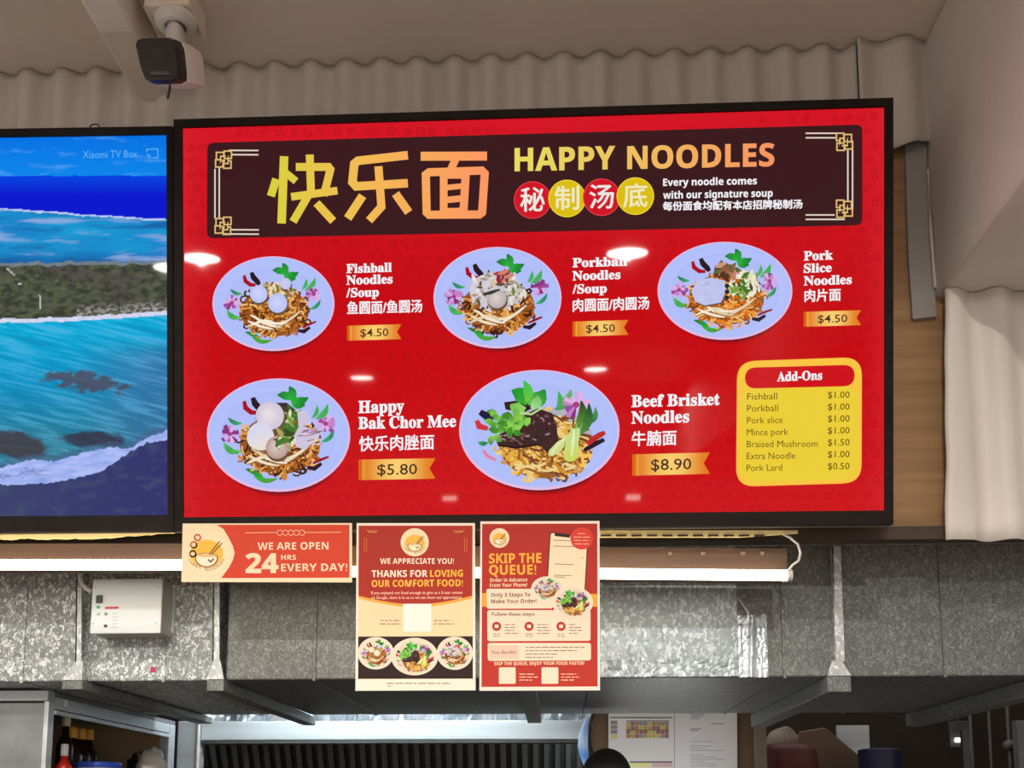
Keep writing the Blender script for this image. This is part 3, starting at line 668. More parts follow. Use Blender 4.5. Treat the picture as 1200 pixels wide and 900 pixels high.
# left screen: aerial picture of a coast
tv2 = thing('tv_screen', None, 'television with a blue aerial beach picture, left of the red menu screen', 'screen', matrix=PL.matrix())
q = [PL.uv(*p) for p in ((198.3, 158.5), (195.3, 604))]
IR, IT, IB = (q[0][0]+q[1][0])/2, q[0][1], q[1][1]; IL = -SW/2+(SW/2-IR)
screen_body(tv2, IL, IR, IT, IB)
m_ = MB(); a = at(111, 148, 1.93); m_.tube([(a.x-.011, 1.93, a.z-.006), (a.x-.008, 1.93, a.z+.003), (a.x, 1.93, a.z+.005), (a.x+.008, 1.93, a.z+.003), (a.x+.010, 1.93, a.z-.006)], .0017, 6); m_.build('cable_loop', M_BLACK, tv2)
def nz(x, y, s=1): return noise.noise((x*s, y*s, 3.1))
def fbm(x, y): return noise.fractal((x, y, .7), .9, 2.1, 4)
def coast(x, y):
    xs = max(-625, min(200, x)); t = (xs)/200.0
    wob = 2.0*nz(x*.05, y*.02)
    if y < 206+wob*.3:
        c = mixc(C(0, 112, 226), C(6, 134, 236), (y-158)/48); s = fbm(x*.02, y*.12)
        if s > .35: c = mixc(c, C(90, 170, 246), min(.45, (s-.35)*1.2))
        return c
    edge = 244+14*max(-.6, t) + wob
    if y < edge: return mixc(C(0, 66, 226), C(4, 22, 206), min(1, (y-206)/22))
    if y < edge+1.9+1.6*nz(x*.12, 4): return C(190, 206, 244)
    land = 308-2.5*t+3*nz(x*.08, 1)
    if y < land:
        s = fbm(x*.012+y*.004, y*.10); u = (y-edge)/(land-edge)
        c = mixc(C(24, 120, 196), C(20, 160, 214), .5+.5*nz(x*.02, y*.05))
        c = mixc(c, C(18, 88, 160), max(0, u-.75)*3.4)
        if s > .05: c = mixc(c, C(150, 176, 226), min(.75, (s-.05)*1.5))
        if s < -.3: c = mixc(c, C(20, 80, 150), min(.7, (-s-.3)*1.6))
        return c
    beach = 378.5-8*t*t*(1 if t > 0 else .4)-2*t+1.6*nz(x*.06, 9)
    if y < beach-5:
        s = fbm(x*.12, y*.22); u = (y-land)/(beach-land); b = fbm(x*.016+4, y*.05)
        c = mixc(C(58, 64, 54), C(88, 92, 70), .5+s); c = mixc(c, C(84, 76, 74), max(0, min(.8, b*1.6))) ; c = mixc(c, C(50, 58, 46), max(0, -s*1.2))
        if u > .70 and x > 90: c = mixc(c, C(190, 178, 184), max(0, min(.6, (fbm(x*.2, y*.5)+.15)*1.6))*min(1, (u-.7)*8))
        if u < .06: c = mixc(c, C(150, 170, 190), .4)
        if abs(x-12-(y-318)*1.1) < 1.3 and abs(y-318) < 4.5 or abs(x-23) < 2.4 and abs(y-333) < 1.2 or abs(x-47-.06*(y-352)) < .9 and abs(y-354) < 8: c = mixc(c, C(196, 204, 206), .8)
        return c
    if y < beach: return mixc(C(196, 200, 226), C(220, 226, 246), .5+nz(x*.2, y))
    surf_top = [(-625, 585), (0, 548), (40, 538), (62, 541), (100, 530), (128, 524), (150, 526), (172, 514), (205, 500)]
    surf_bot = [(-625, 590), (0, 567), (6, 569), (60, 566), (85, 561), (118, 553), (150, 531), (172, 519), (205, 514)]
    st, sb = np.interp(x, *zip(*surf_top)), np.interp(x, *zip(*surf_bot)); st += 2.5*nz(x*.15, 2); sb += 1.6*nz(x*.2, 5)
    s = fbm(x*.022, (y-.24*x)*.26)
    if y < st:
        c = mixc(C(0, 176, 222), C(4, 150, 200), min(1, (y-beach)/70)) if y < beach+70 else mixc(C(4, 150, 200), C(40, 118, 136), min(1, (y-beach-70)/75))
        if x > 90: c = mixc(c, C(60, 110, 160), min(.75, max(0, (x-90)/90)*max(0, min(1, (y-395)/25))*.8))
        c = mixc(c, C(96, 184, 232), max(0, min(.4, s*.7))); c = mixc(c, C(8, 112, 160), max(0, min(.5, -s*.8)))
        ddx, ddy = (x-100)/52, (y-447-(x-100)*.13)/13; r = ddx*ddx+ddy*ddy+.8*fbm(x*.09, y*.2)
        if r < 1: c = mixc(c, C(74, 66, 78), min(.85, (1-r)*1.6))
        r = ((x-18)/42)**2+((y-517-.2*x)/18)**2+.5*fbm(x*.06, y*.1)
        if r < 1: c = mixc(c, C(64, 54, 60), min(.9, (1-r)*1.8))
        r = ((x-108)/44)**2+((y-512-.03*x)/10)**2+.5*fbm(x*.06, y*.1)
        if r < 1: c = mixc(c, C(50, 46, 66), min(.9, (1-r)*1.8))
        if y > st-7: c = mixc(c, C(70, 90, 130), .5)
        return c
    if y < sb:
        s2 = fbm(x*.05+y*.09, y*.2); u = (y-st)/max(1, sb-st)
        c = mixc(C(150, 170, 236), C(176, 190, 246), .5+s2)
        g = max(0, min(1, (70-x)/34)); c = mixc(c, C(70, 80, 130), g*max(0, .6-abs(u-.55-.3*s2)*6))
        return c
    return mixc(mixc(C(58, 66, 108), C(48, 50, 108), min(1, max(0, (x+20)/190))), C(70, 82, 112), max(0, min(.5, fbm(x*.06, y*.1)*.8)))
d = Draw(PL)
def coast_grid(px0, px1, nu, nv):
    # columns and rows spaced on the panel itself
    u0, u1 = px0, px1
    def fn(i, j): return (u0+(u1-u0)*i, IB+(IT-IB)*j, 0)
    def cf(i, j):
        p = proj(PL.c + PL.u*(u0+(u1-u0)*i) + PL.v*(IB+(IT-IB)*j)); return coast(*p)
    d.grid(fn, nu, nv, cf)
um = PL.uv(-12, 400)[0]
coast_grid(um, IR, 230, 400); coast_grid(IL, um, 60, 90)
scr2 = d.make('screen', tv2)
d = Draw(PL); d.text('Xiaomi TV Box', (97, 185.5), (161, 184.5), 8.5, 2, C(96, 178, 244)); o = d.make('caption', scr2)
d = Draw(PL); d.ribbon([(172, 178), (172, 175), (185, 174.6), (185, 185), (179, 185.2)], .9, 2, C(110, 186, 246))
for r in (2.2, 4.6): d.ribbon([(172+r*math.sin(t*.52), 185.4-r*math.cos(t*.52)) for t in range(4)], .9, 2, C(110, 186, 246))
d.make('cast_icon', scr2)

# ------------------------------------------------------------------ paper notices stuck to the lower frame of the menu screen
def sheet(name, quad, Y, label, tilt=0.):
    c = at(sum(p[0] for p in quad)/4, sum(p[1] for p in quad)/4, Y)
    P = Panel(c, (1, 0, 0), (0, math.sin(tilt), math.cos(tilt)), (0, -math.cos(tilt), math.sin(tilt)))
    t = thing(name, None, label, 'poster', matrix=P.matrix())
    return P, t
def paper(P, t, quad, col, name='sheet'):
    mb = Draw(P); U = [P.uv(*p) for p in quad]
    pts = [(u, v) for u, v in U]
    a = [mb.vert((u, v, 0), col) for u, v in pts]; b = [mb.vert((u, v, -.0007), col) for u, v in pts]
    mb.face(a[::-1]); mb.face(b)
    for i in range(4): mb.face((a[i], a[(i+1) % 4], b[(i+1) % 4], b[i]))
    return mb.build(name, M_PAPER, t, local=True, fixn=False)
PY = 1.995
CREAM = C(250, 222, 184)
def logo(d, x, y, r, k, small=False):
    d.ellipse(x, y, r, r, k, C(252, 226, 186), 32)
    if not small:
        for px, py in ((231.5, 630), (227, 638.5), (226, 649)): d.ellipse(px, py, 4.4, 4.4, k+.3, C(196, 92, 60), 18); d.ellipse(px, py, 2.6, 2.6, k+.5, C(250, 214, 170), 14)
    s = r/28
    d.ellipse(x, y+2*s, 20*s, 17*s, k+.3, C(246, 190, 80), 28)
    d.ellipse(x, y+6*s, 14*s, 5*s, k+.8, C(96, 56, 40), 24); d.ellipse(x, y+5.6*s, 12.5*s, 4*s, k+1, C(250, 226, 180), 24)
    for i in range(5): d.ribbon([(x-9*s+i*4*s, y+5*s), (x-7*s+i*4*s, y+3*s), (x-5*s+i*4*s, y+6*s)], 1.1*s, k+1.2, C(226, 160, 70))
    d.ellipse(x, y+6.5*s, 14*s, 12*s, k+.7, C(110, 66, 46), 24, 0, 0, math.pi); d.ellipse(x, y+6.5*s, 12.8*s, 10.8*s, k+1.1, C(252, 236, 206), 24, 0, 0.0, math.pi)
    d.ribbon([(x+2*s, y+9*s), (x+5*s, y+12*s), (x+9*s, y+8*s)], 1.6*s, k+1.4, C(70, 40, 34))
    d.ribbon([(x+3*s, y+3*s), (x+16*s, y-13*s)], 1.3*s, k+1.4, C(120, 66, 44)); d.ribbon([(x+6*s, y+3*s), (x+19*s, y-11*s)], 1.3*s, k+1.4, C(120, 66, 44))
    d.arctext('HAPPY NOODLES', x, y, 24*s, 23*s, math.pi*.86, math.pi*.14, 4.2*s, k+1.4, C(120, 60, 44))
# --- opening hours
Q = ((214, 613.5), (412.5, 613), (412.5, 682.5), (212.5, 682))
P1, t1 = sheet('opening_hours_sign', Q, PY, 'wide red and cream laminated sign saying open 24 hours every day')
paper(P1, t1, Q, CREAM)
d = Draw(P1)
red = C(214, 74, 52)
d.poly([(254, 615), (262, 620), (268, 630), (273, 640), (275, 648), (273, 656), (269, 664), (264, 671), (259, 677.5), (409.5, 677), (409.5, 615)], 1, red); d.make('red_field', t1, M_PAPER)
d = Draw(P1); logo(d, 242, 647, 27, 1); d.make('emblem', t1, M_PAPER)
d = Draw(P1)
d.ribbon([(287, 624.5), (325, 624)], .7, 2, C(246, 200, 160)); d.ribbon([(358, 624), (400, 623.8)], .7, 2, C(246, 200, 160))
for i in range(5): d.ribbon([(328+i*6.5+3.4*math.cos(t*.8), 624.3+3.2*math.sin(t*.8)) for t in range(8)], .7, 2, C(246, 200, 160), closed=True)
d.text(heavy('WE ARE OPEN'), (302, 644.3), (385, 643.8), 8.6, 2, CREAM); d.text(heavy('24'), (287.5, 671), (326.5, 671), 23, 2, CREAM, .02)
d.make('big_number', t1, M_PAPER); d = Draw(P1); d.text(heavy('HRS'), (329.5, 656), (347, 656), 5.8, 2, CREAM); d.text(heavy('EVERY DAY!'), (329.5, 669.5), (407, 669), 8.8, 2, CREAM)
d.make('lettering', t1, M_PAPER)
# --- thank-you poster
Q = ((418, 613), (556.5, 613), (557.3, 809), (416.5, 809.5))
P2, t2 = sheet('thank_you_poster', Q, PY, 'portrait red and cream thank-you poster with three bowls, hanging below the menu screen')
paper(P2, t2, Q, C(250, 232, 214))
d = Draw(P2); red2 = C(176, 56, 44)
up = [(420.5, 616), (553.5, 616)]
curve = [(553.5+(420-553.5)*i/14, 699+0-(0)+10*math.sin(math.pi*i/14)+(9 if 0 else 0)) for i in range(15)]
d.poly([(420.3, 616), (553.8, 616), (554.3, 795.5), (419.5, 796)], .6, C(250, 218, 172))
d.poly([(420.3, 616), (553.8, 616)]+[(x, y+2.5) for x, y in curve], 1, C(244, 176, 72)); d.poly([(420.3, 616), (553.8, 616)]+[(x, y-.8) for x, y in curve], 1.4, red2)
d.make('red_field', t2, M_PAPER)
d = Draw(P2); d.poly([(419.8, 746), (554, 745.5), (554.2, 795.3), (419.6, 795.6)], 1, C(52, 36, 32)); d.make('dark_band', t2, M_PAPER)
d = Draw(P2); logo(d, 486, 635.5, 16.5, 2, True); d.make('emblem', t2, M_PAPER)
d = Draw(P2)
for sx in (1, -1):
    X = 487+sx*-54
    for i in range(4): d.ribbon([(X+sx*(i*2.4-3), 621+i*1.0), (X+sx*(i*2.4), 624), (X+sx*(i*2.4+2), 621.5)], .8, 2, C(226, 150, 90))
    d.ribbon([(X-sx*6, 630), (X-sx*6, 647)], .6, 2, C(216, 130, 80)); d.ribbon([(X-sx*3.4, 630), (X-sx*3.4, 647)], .6, 2, C(216, 130, 80))
YELL = C(252, 190, 70)
d.text(heavy('WE APPRECIATE YOU!'), (445.5, 660.8), (532, 660.8), 6.6, 2, C(252, 232, 206)); d.make('headline', t2, M_PAPER); d = Draw(P2); d.text(heavy('THANKS FOR'), (435.5, 676.2), (501, 676), 8, 2, C(252, 232, 206), .008)
d.make('headline', t2, M_PAPER); d = Draw(P2); d.text(heavy('LOVING'), (504, 676), (542.5, 675.6), 8, 2, YELL, .008); d.make('headline', t2, M_PAPER); d = Draw(P2); d.text(heavy('OUR COMFORT FOOD!'), (435.5, 687.8), (542.5, 687), 8, 2, YELL, .008)
d.make('headline', t2, M_PAPER); d = Draw(P2)
SM = C(246, 206, 180)
d.text('If you enjoyed our food enough to give us a 5-star review', (435, 696.4), (542, 696), 3.4, 2, SM, .01); d.text('on Google, show it to us so we can show our appreciation.', (435, 702), (542, 701.6), 3.4, 2, SM, .01)
d.make('small_print', t2, M_PAPER); d = Draw(P2)
BR = C(140, 70, 50)
for xa, xb, y in ((446, 469.5, 728.2), (445, 469.5, 732.2), (508.5, 527, 728.2), (508.5, 532, 732.2)): d.blurred(xa, xb, y, 2.6, 2, BR)
d.blurred(453, 529, 802, 2.8, 2, C(110, 90, 80)); d.blurred(454, 460, 805, 2.4, 2, C(110, 90, 80))
d.make('lettering', t2, M_PAPER)
d = Draw(P2); d.rrect(((472.5, 707.5), (505.5, 707.5), (505.5, 740), (472.5, 740)), 1.5, 2.2, C(250, 240, 230)); d.make('blank_label', t2, M_PAPER)
for kind, x, y, rx, ry, k in (('fishball', 440.5, 765.5, 21.2, 19, 2), ('porkball', 533, 765.5, 21.2, 19.5, 2), ('beef', 486, 769.5, 27.5, 22, 8)):
    d = Draw(P2); noodle_dish(d, x, y, rx, ry, kind, k, random.Random(int(x)), .4, False, True); d.make('dish_picture', t2, M_PAPER)
# --- order ahead poster
Q = ((563, 611), (702.5, 610.5), (703.2, 809), (561.8, 809.5))
P3, t3 = sheet('order_ahead_poster', Q, PY, 'portrait red skip-the-queue poster with a phone and two bowls, rightmost below the menu screen')
paper(P3, t3, Q, C(250, 228, 214))
d = Draw(P3); red3 = C(190, 58, 46)
d.poly([(565, 614), (700, 613.5), (700.4, 804.5), (564.2, 805)], 1, lambda x, y: red3 if y > 700 else C(180, 54, 44)); d.make('red_field', t3, M_PAPER)
d = Draw(P3); d.poly([(565, 695), (700.2, 696), (700.2, 711), (565, 711)], 1.3, C(250, 168, 62)); d.make('orange_stripe', t3, M_PAPER)
PK = C(250, 222, 196)
d = Draw(P3); d.rrect(((570, 690), (648, 690), (648, 713), (570.5, 713.5)), 3, 2, PK); d.rrect(((571, 715), (692, 715), (692, 751), (571.3, 751.5)), 3, 2, PK); d.rrect(((571.5, 753.5), (692.5, 753.5), (692.5, 774), (571.7, 774.5)), 3, 2, PK)
d.rrect(((573, 756), (608, 756), (608, 772), (573, 772)), 2, 2.3, C(238, 200, 174)); d.make('text_box', t3, M_PAPER)
d = Draw(P3)
d.rrect(((644, 622.5), (690, 629), (685.5, 706), (639, 700)), 4, 2.2, C(120, 52, 48)); d.rrect(((645.5, 624.5), (688.3, 630.5), (684, 704), (641, 698.5)), 3, 2.6, C(248, 226, 190)); d.ribbon([(650, 626.5), (668, 628.5)], 3.4, 3, C(60, 36, 36))
for y_, a, b in ((633, 648, 668), (640, 648, 676), (653, 682, 684), (661, 650, 672), (674, 649, 670), (676, 649, 662)): d.ribbon([(a, y_), (b, y_+.8)], .9, 3, C(170, 130, 104))
d.make('phone_picture', t3, M_PAPER)
d = Draw(P3); d.ellipse(681.7, 631, 13.3, 13, 3.3, C(222, 70, 58), 30)
for i, hw in enumerate((5, 9.5, 9, 8)): d.blurred(681.7-hw, 681.7+hw, 626.6+4*i, 2.8, 3.8, C(252, 190, 170))
d.make('round_badge', t3, M_PAPER)
d = Draw(P3); logo(d, 585.3, 630.5, 11.5, 2, True); d.make('emblem', t3, M_PAPER)
d = Draw(P3); YO = C(252, 178, 70)
d.text(heavy('SKIP THE'), (573, 660.2), (634.5, 659.4), 11.6, 2, YO, .01); d.make('headline', t3, M_PAPER); d = Draw(P3); d.text(heavy('QUEUE!'), (573, 673.6), (628.5, 673), 11.6, 2, YO, .01)
d.make('headline', t3, M_PAPER); d = Draw(P3); d.text(heavy('Order in Advance'), (574, 682), (618, 681.4), 4.6, 2, CREAM); d.text(heavy('From Your Phone!'), (574, 688), (618, 687.4), 4.6, 2, CREAM)
d.make('headline', t3, M_PAPER); d = Draw(P3)
BK = C(96, 60, 48)
d.text(heavy('Only 3 Steps To'), (575.5, 699.5), (621.5, 699.2), 4.8, 3, BK); d.text(heavy('Make Your Order!'), (575.5, 707), (629, 706.6), 4.8, 3, BK); d.text('Follow these steps:', (576.5, 721.8), (627, 721.5), 4.4, 3, BK, .01)
for x, ls in ((582, (12, 14, 12, 16)), (620, (13, 14, 15, 15)), (657.5, (7, 15, 15, 11))):
    for i, wd in enumerate(ls): d.blurred(x+9.5, x+9.5+wd, 733+3.4*i, 2.4, 3, BK)
    d.blurred(x-4, x+4, 744, 2.2, 3, BK); d.blurred(x-4.5, x+4.5, 746.6, 2.0, 3, BK)
d.text('Your Benefits:', (576, 766.3), (605, 766), 3.8, 3, BK)
for i, wd in enumerate((69, 60, 38, 32)): d.blurred(616, 616+wd, 759.6+3.9*i, 2.4, 3, BK)
d.text(heavy('SKIP THE QUEUE, ENJOY YOUR FOOD FASTER!'), (579, 779.6), (685, 779), 3.9, 2, CREAM)
for x in (608.5, 657.5):
    for y, wd in ((791, 18), (794.5, 22), (798, 15)): d.blurred(x, x+wd, y, 2.5, 2, CREAM)
d.make('lettering', t3, M_PAPER)
for x in (582, 620, 657.5):
    d = Draw(P3); d.ellipse(x, 734, 5.4, 5.4, 3, C(184, 58, 48), 24); d.rrect(((x-2.3, 732), (x+2.3, 732), (x+2.3, 736), (x-2.3, 736)), .6, 3.4, PK); d.make('step_icon', t3, M_PAPER)
for x in (594.5, 644.5):
    d = Draw(P3); d.rrect(((x-9.8, 782), (x+9.8, 782), (x+9.8, 801.3), (x-9.8, 801.5)), 1.6, 2, PK); d.make('blank_label', t3, M_PAPER)
for kind, x, y, rx, ry, k in (('porkball', 641, 690, 18.5, 14.5, 3.4), ('beef', 671, 706, 24, 18.5, 9)):
    d = Draw(P3); noodle_dish(d, x, y, rx, ry, kind, k, random.Random(int(x)), .4, False, True); d.make('dish_picture', t3, M_PAPER)

# ------------------------------------------------------------------ lights under the boards
LY = 2.03
def led(name, xa, ya, xb, yb, body_top, label, Y):
    A, B = at(xa, ya, Y), at(xb, yb, Y); r = .0110
    t = thing(name, (A+B)/2, label, 'light fitting')
    m = MB(); m.tube([A, A+(B-A)*.5, B], r, 16); m.build('tube', M_LED, t, smooth=False)
    m = MB(); h = at(xb, body_top, Y+.036).z - B.z
    n_ = Vector((0, 0, 1)); e = Vector((0, .03, 0))
    m.hexa([A-n_*.004+Vector((-.01, .036, 0)), B-n_*.004+Vector((.01, .036, 0)), B-n_*.004+Vector((.01, .060, 0)), A-n_*.004+Vector((-.01, .060, 0)),
            A+n_*h+Vector((-.01, .036, 0)), B+n_*h+Vector((.01, .036, 0)), B+n_*h+Vector((.01, .060, 0)), A+n_*h+Vector((-.01, .060, 0))])
    m.build('body', M_WOODLIGHT, t)
    for P_ in (A, B):
        m = MB(); s_ = 1 if P_ is B else -1; m.tube([P_+Vector((s_*.0002, 0, 0)), P_+Vector((s_*.010, 0, 0))], r+.001, 14); m.box((P_.x+(0 if s_ > 0 else -.01), P_.y, P_.z-.006), (P_.x+(.01 if s_ > 0 else 0), P_.y+.038, P_.z+.006)); m.build('end_cap', M_WHITEPL, t)
    return t
M_WOODLIGHT = mottled('brown_fitting_body', C(66, 42, 20), C(80, 54, 28), 5, .55, stretch=(.5, 3, 6))
led('tube_light', -520, 661.5, 224, 661.8, 637, 'glowing tube light under the beach television, above the white control box', LY)
lt = led('tube_light', 236, 668, 922, 674.3, 643, 'glowing tube light under the red menu screen, running behind the paper posters', LY+.012)
for x, wd in ((783, 4), (821, 5), (868, 5), (891, 4)):
    m = MB(); a, b = at(x, 651, LY+.047), at(x+wd, 647, LY+.047); m.box((a.x, LY+.043, a.z), (b.x, LY+.05, b.z)); m.build('clip', M_CARD, lt)
# cream slotted strips tucked under the screens
def slot_strip(px0, px1, y0, y1, label, torn):
    Y = 2.060; mb = MB(); n = int((px1-px0)/4); top = []; bot = []
    for i in range(n+1):
        x = px0+(px1-px0)*i/n; f = max(0., 1-abs(i-n)/(n*.18)) if torn else 0
        dy = 0 if torn is None else (2.2*noise.noise((x*.05, 1, 0))+1.2*noise.noise((x*.2, 4, 0)) if torn else 0)
        top.append(at(x, y0+(0 if not torn else 0), Y)); bot.append(at(x, max(y0+1.2, y1+dy-f*(y1-y0)*.9) if torn else y1 - (y1-y0)*.55*max(0, (i/n-.72)/.28), Y))
    pts = top+bot[::-1]
    t = thing('slotted_strip', top[n//2], label, 'cable strip')
    mb.prism(pts, Vector((0, .004, 0))); mb.build('strip', M_CREAM, t)
    if not torn:
        for x in range(int(px0)+14, int(px1)-40, 18):
            m = MB(); a, b = at(x, y1-.8, Y-.0012), at(x+12, y1-3.2, Y-.0012); m.box((a.x, Y-.0012, a.z), (b.x, Y+.001, b.z)); m.build('slot', M_WOOD, t)
slot_strip(-330, 204, 623.5, 631.5, 'torn cream strip along the bottom of the beach television', True)
slot_strip(690, 935, 621.5, 629.5, 'cream slotted cable strip below the right part of the menu screen', False)
m = MB(); m.tube([at(917, 626, 2.07), at(926, 630, 2.05), at(935, 638, 2.05), at(938, 648, 2.05), at(936, 657, 2.06), at(929, 662, 2.07), at(924, 668, 2.07)], .0026, 8)
single('white_cable', m, M_WHITEPL, 'short white cable looping down to the right end of the tube light', 'cable', smooth=True)

# ------------------------------------------------------------------ ducts
DY0, DY1 = 2.30, 3.10
def duct(px0, px1, ytop, ybot, seams, label, m, front=DY0):
    z1, z0 = at(700, ytop, front).z, at(700, ybot, front).z
    xa, xb = at(px0, 720, front).x, at(px1, 720, front).x
    t = thing('ventilation_duct', ((xa+xb)/2, (front+DY1)/2, z0), label, 'duct')
    xs = [xa]+[at(s, 720, front).x for s in seams]+[xb]
    for a, b in zip(xs, xs[1:]):
        mb = MB(); mb.box((a+.0006, front, z0), (b-.0006, DY1, z1)); mb.build('duct_section', m, t, bevel=.004)
    for s in xs[1:-1]:
        mb = MB(); mb.box((s-.003, front-.002, z0-.003), (s+.003, DY1, z1+.002)); mb.build('seam_strip', m, t)
    return t, z0, z1
d1, dz0, dz1 = duct(-420, 257.5, 642, 795, (30, 195), 'galvanised ventilation duct at left, behind the white control box', M_DUCT)
d2, dz2, _ = duct(266.5, 1290, 641, 794.5, (370, 694, 917, 1104), 'long galvanised ventilation duct running right from below the posters', M_DUCT2, DY0-.02)
# shiny taped stretch and patch
F2 = DY0-.02
M_WRAP = galvanised('smooth_wrapped_steel', C(140, 150, 154), C(196, 206, 210), 150, .42, .3)
a, b = at(701, 700, F2-.003), at(863, 700, F2-.003)
m = MB(); m.box((a.x, F2-.0032, at(780, 775, F2).z), (b.x, F2-.0004, dz1-.004)); m.build('smooth_panel', M_WRAP, d2)
m = MB(); za, zb = at(700, 794, F2).z, at(700, 774, F2).z
m.grid(lambda i, j: (a.x+(b.x-a.x)*i, F2-.004-.006*abs(noise.noise((i*14, j*3, 1)))-.004*(1-j), za+(zb-za)*j+.002*noise.noise((i*30, j*5, 2))), 60, 8)
o = m.build('foil_edge', M_WRAP, d2); 
a, b, c_, e_ = at(863, 700, F2), at(900, 795, F2), at(865, 722, F2), 0
m = MB(); ztop, zbot = at(880, 722, F2).z, at(880, 794, F2).z
def ptch(i, j):
    x = a.x+(b.x-a.x)*i; z = zbot+(ztop-zbot)*j + (.010*noise.noise((i*5, 7, 0)) if j == 1 else 0)
    cr = math.exp(-((i-.45-.1*(j-.5))/.10)**2); return (x, F2-.0045-.008*cr-.003*abs(noise.noise((i*6, j*9, 4))), z)
m.grid(ptch, 24, 24); m.build('foil_patch', M_FOIL, d2)
m = MB(); m.tube([at(866, 702, F2-.004), at(870, 708, F2-.008), at(876, 716, F2-.006), at(880, 726, F2-.01)], [.0012, .002, .003, .004], 6); m.build('foil_tear', M_FOIL, d2)
m = MB(); q = at(179, 784, DY0-.002); m.box((q.x-.006, DY0-.0015, q.z-.008), (q.x+.006, DY0-.0002, q.z+.005)); o = m.build('label_sticker', mat('magenta_sticker', C(170, 36, 84), .5), d1)

def hanger(px0, px1, ytop, ybot, sx0, sx1, label, lean=0.):
    Y0 = DY0-.04; t = thing('duct_hanger', at((px0+px1)/2, ybot, Y0), label, 'duct bracket')
    A, B = at(px0, ybot, Y0), at(px1, ybot, Y0); zt = min(dz0, dz2)-.001
    m = MB(); m.box((A.x, Y0, A.z), (B.x, DY1+.05, zt)); m.build('channel', M_DUCT2, t, bevel=.002)
    q = [at(px0, ybot-14, Y0-.001), at(px1, ybot-14, Y0-.001), at(sx1, ytop+138, Y0-.001), at(sx0, ytop+138, Y0-.001)]
    m = MB(); q[0].z = q[1].z = zt+.0005; m.prism(q, Vector((0, .006, 0))); m.build('gusset', M_STRAP, t)
    s0, s1 = at(sx0, ytop, Y0), at(sx1-1, ytop, Y0); q0, q1 = at(sx0+lean, ytop+139, Y0), at(sx1+lean, ytop+139, Y0)
    m = MB()
    m.prism([s0, s1, q1, q0], Vector((0, .004, 0))); m.prism([s0, s0+Vector((.003, 0, 0)), q0+Vector((.003, 0, 0)), q0], Vector((0, .017, 0)))
    m.build('strap', M_STRAP, t)
    m = MB(); p = at((sx0+sx1)/2, ytop+4, Y0); m.box((p.x-.035, Y0-.004, p.z), (p.x+.02, Y0+.05, p.z+.006)); m.build('top_plate', M_DUCT2, t)
hanger(72, 96, 636, 808, 90, 97, 'galvanised hanger bracket leftmost, under the duct beside the steel cabinet', -2)
hanger(242, 262, 636, 810, 250, 258, 'galvanised hanger bracket at the gap between the two ducts', -1)
hanger(970, 998, 636, 811, 975, 986, 'galvanised hanger bracket with a bent strap, right of the foil patch', 4)
hanger(1224, 1252, 636, 811, 1230, 1240, 'galvanised hanger bracket at far right, only its channel seen', 4)
hanger(606, 628, 636, 806, 612, 620, 'galvanised hanger bracket behind the thank-you and queue posters', 0)

# control box and its conduit
BY = DY0-.075
A, B = at(107, 742.5, BY), at(191, 679, BY)
t = thing('control_box', ((A.x+B.x)/2, BY, A.z), 'white electrical control box with buttons fixed to the left duct', 'control box')
m = MB(); m.box((A.x, BY, A.z), (B.x, DY0-.0005, B.z)); m.build('enclosure', mat('grey_enclosure_side', C(160, 158, 152), .45, .3), t, bevel=.003)
m = MB(); m.box((A.x-.001, BY-.005, A.z-.001), (B.x+.001, BY-.0002, B.z+.001)); m.build('cover', M_BOXW, t, bevel=.002)
PB = Panel((0, BY-.0052, 0), (1, 0, 0), (0, 0, 1), (0, -1, 0))
def onbox(name, fn, label=None):
    d = Draw(PB); fn(d); d.v = [(x, BY-.0052-z, y) for x, y, z in d.v]; o = d.build(name, M_PRINT, t)
    if label: o['label'] = label
for x, y in ((113, 689), (186, 689), (110.5, 731), (184, 731)): 
    m = MB(); p = at(x, y, BY); m.lathe([(.0028, 0), (.0028, .0015), (.001, .002)], (p.x, BY-.0045, p.z), 10, Vector((0, -1, 0))); m.build('screw', M_STEEL, t)
m = MB(); p, p2 = at(113, 707, BY-.005), at(120.5, 698, BY-.005); m.box((p.x, BY-.0085, p.z), (p2.x, BY-.005, p2.z)); m.build('switch', M_BLACK, t)
for x, y, c in ((116.5, 712, C(70, 180, 150)), (116.5, 720, C(190, 200, 200)), (125, 734, C(70, 70, 74)), (125.5, 720, C(150, 154, 158))):
    m = MB(); p = at(x, y, BY); m.lathe([(.0036, 0), (.0036, .002), (.0024, .003)], (p.x, BY-.0048, p.z), 12, Vector((0, -1, 0))); m.build('button', mat('button', c, .4), t)
onbox('red_label', lambda d: (d.ribbon([(123, 712.5), (139, 712.2)], 2.6, 1, C(206, 60, 56))), 'red printed label strip')
onbox('printed_mark', lambda d: [d.ribbon([(131, 719+4*i), (138, 719+4*i)], .7, 1, C(170, 178, 184)) for i in range(5)])
m = MB(); m.tube([at(93.5, 664, BY+.02), at(93.5, 676, BY+.02), at(96, 684, BY+.02), at(101, 690, BY+.02), at(108, 693.5, BY+.02)], .0050, 12, False); m.build('conduit_elbow', M_WHITEPL, t, smooth=True)
A, B = at(199, 686, DY0-.01), at(203, 742, DY0-.01)
m = MB(); m.box((A.x, DY0-.012, B.z), (B.x, DY0-.0005, A.z)); m.build('mounting_lip', M_STEEL, t)
m = MB(); m.tube([at(95, 668, DY0-.012), at(93, 740, DY0-.012), at(92, 782, DY0-.012)], .0055, 12)
single('conduit_pipe', m, M_STEEL, 'thin grey conduit pipe running down the left duct beside the control box', 'conduit', smooth=True)

